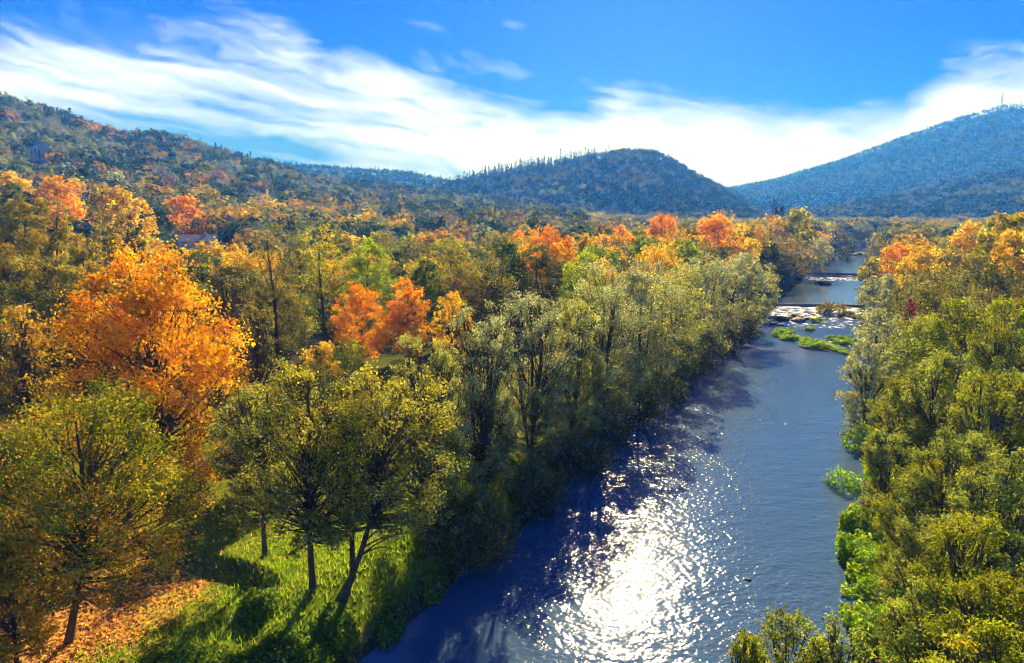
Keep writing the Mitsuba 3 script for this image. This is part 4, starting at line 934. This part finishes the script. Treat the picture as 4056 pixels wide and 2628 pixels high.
house('house with a bright pale roof glinting between the olive trees', -42, 330, 12, 9, 3.2, 2.6, -18, 'plaster_white', 'roof_pale', 3)
house('small grey shed behind the lime green maple', -66, 243, 6, 5, 2.8, 1.2, 5, 'plaster_grey', 'roof_grey', 2, False)
for i, (x, y, w, h, roof, lab) in enumerate([(478, 655, 13, 5.5, 'roof_red', 'white far house with a red roof at the right foothill'), (497, 640, 10, 5.5, 'roof_grey', 'white far house with a grey roof at the right edge'), (520, 660, 12, 6, 'roof_pale', 'white far house with a pale roof at the right edge'), (452, 690, 14, 3, 'roof_pale', 'long low white far building at the right foothill')]):
    house(lab, x, y, w, 9, h, 2.6, -30 + 12 * i, 'plaster_white', roof, 3)

def church():
    key = 'church'; x, y, rot = -286, 424, 34.0; z = gz(x, y) + 1.5
    P = lambda m: placed((np.asarray(m[0]) * .72, m[1]), x, y, z, rot)
    def prism(pr, y0, y1):
        n = len(pr); v = np.array([[a, yy, b] for yy in (y0, y1) for a, b in pr]); f = []
        for o, sg in ((0, 1), (n, -1)):
            for k in range(1, n - 1): f.append([o, o + k, o + k + 1][::sg])
        for k in range(n): f += [[k, k + n, (k + 1) % n], [(k + 1) % n, k + n, (k + 1) % n + n]]
        return v, np.array(f)
    H = 14.5
    scene[key + '__nave'] = mikit.ply(P(prism([(-9, -5), (3.5, -5), (3.5, H - .6), (-9, 6.4)], 0, 16)), 'plaster_blue')
    scene[key + '__roof'] = mikit.ply(P(prism([(-11, 5.6), (-11, 6.3), (3.9, H + .5), (3.9, H - .25)], -.9, 16.9)), 'roof_blue')
    scene[key + '__tower_wall'] = mikit.ply(P(box(3.52, 8.0, .4, 9, -5, H - .8)), 'plaster_blue')
    for k in range(4):
        x0 = -7.5 + 2.5 * k; zt = 6.4 + (H - 7.2) * (x0 + 9) / 12.5 - 1.0
        kk = key + '__window' + (f'_{k:03d}' if k else '')
        scene[kk] = mikit.ply(P(box(x0, x0 + 1.5, -.12, .05, 1.0, zt)), 'dark_glass')
        scene[kk + '__frame'] = mikit.ply(P(join([box(x0 - .22, x0, -.2, .05, .8, zt + .2), box(x0 + 1.5, x0 + 1.72, -.2, .05, .8, zt + .2)])), 'plaster_white')
    scene[key + '__belfry'] = mikit.ply(P(join([box(1.2, 1.5, 3, 3.3, H - 2.5, H + 3.8), box(2.1, 2.4, 3, 3.3, H - 2.5, H + 3.8), box(.9, 2.7, 2.8, 3.5, H + 3.8, H + 6.2)])), 'plaster_white')
    scene[key + '__cross'] = mikit.ply(P(join([box(1.7, 1.9, 3.05, 3.25, H + 6.2, H + 8.6), box(1.15, 2.45, 3.07, 3.23, H + 7.4, H + 7.62)])), 'plaster_white')
    say(key, 'modern church with a steep blue lean-to roof on the left slope', 'church')
church()

def bridge():
    key = 'bridge'; cx, cy = 217.0, 424.0; rot = -9; z0 = float(water_level(np.array([cx]), np.array([cy]))[0])
    P = lambda m: placed(m, cx, cy, z0, rot)
    scene[key + '__deck'] = mikit.ply(P(box(-20, 20, -2, 2, 3.0, 3.75)), 'concrete')
    scene[key + '__pier'] = mikit.ply(P(join([box(-.8, .8, -1.6, 1.6, -2, 3.0 - .005), box(-1.5, 1.5, -2.2, 2.2, -2, .5)])), 'concrete')
    for k, yy in enumerate((-1.85, 1.85)):
        scene[key + '__railing' + (f'_{k:03d}' if k else '')] = mikit.ply(P(join([box(-20, 20, yy - .05, yy + .05, 4.75, 4.87)] + [box(a - .05, a + .05, yy - .045, yy + .045, 3.75, 4.75) for a in np.arange(-19.5, 20, 1.5)])), 'steel')
    for k, xx in enumerate((-20, 18.6)):
        scene[key + '__abutment' + (f'_{k:03d}' if k else '')] = mikit.ply(P(box(xx, xx + 1.4, -2.4, 2.4, -2, 2.99)), 'concrete')
    say(key, 'flat concrete footbridge on one pier across the far river', 'bridge')
bridge()

def mast():
    key = 'radio_mast'; a = rad(34.56); D = 2735.0; x, y = D * math.sin(a), D * math.cos(a); z = gz(x, y)
    parts = []
    hM = 52.0
    for k in range(4):
        aa = k * math.pi / 2 + .5; zz = np.array([0, hM * .35, hM * .7]); rr = np.array([3.6, 2.4, 1.6])
        parts.append(tube(np.stack([rr * math.cos(aa), rr * math.sin(aa), zz], 1), [.5, .42, .35], 5))
    for zz in np.arange(4, hM * .68, 5):
        w = np.interp(zz, [0, hM * .35, hM * .7], [3.6, 2.4, 1.6]) * .72
        parts.append(box(-w, w, -w, w, zz, zz + .5))
    scene[key + '__lattice'] = mikit.ply(placed(join(parts), x, y, z, 0), 'steel')
    scene[key + '__antenna'] = mikit.ply(placed(join([tube(np.array([[0, 0, hM * .68], [0, 0, hM]]), [1.0, .7], 8), box(-1.9, 1.9, -1.9, 1.9, hM * .7, hM * .74), box(-1.5, 1.5, -1.5, 1.5, hM * .93, hM * .965)]), x, y, z, 0), 'steel')
    say(key, 'slender transmitter mast on top of the right mountain', 'mast')
mast()

# ------------------------------------------------------------------ air
HAZE = 0.00030
scene['air'] = {'type': 'homogeneous', 'albedo': {'type': 'rgb', 'value': (0.92, 0.94, 0.98)}, 'sigma_t': {'type': 'rgb', 'value': (0.06 * HAZE, 0.40 * HAZE, 1.8 * HAZE)}}
scene['haze'] = {'type': 'cube', 'to_world': T().translate([0, 0, 212.0]) @ T().scale([3500, 3500, 220.0]), 'bsdf': {'type': 'null'}, 'interior': {'type': 'ref', 'id': 'air'}}
say('haze', 'blue haze in the valley air', kind='stuff')
print('triangles', TRI[0])
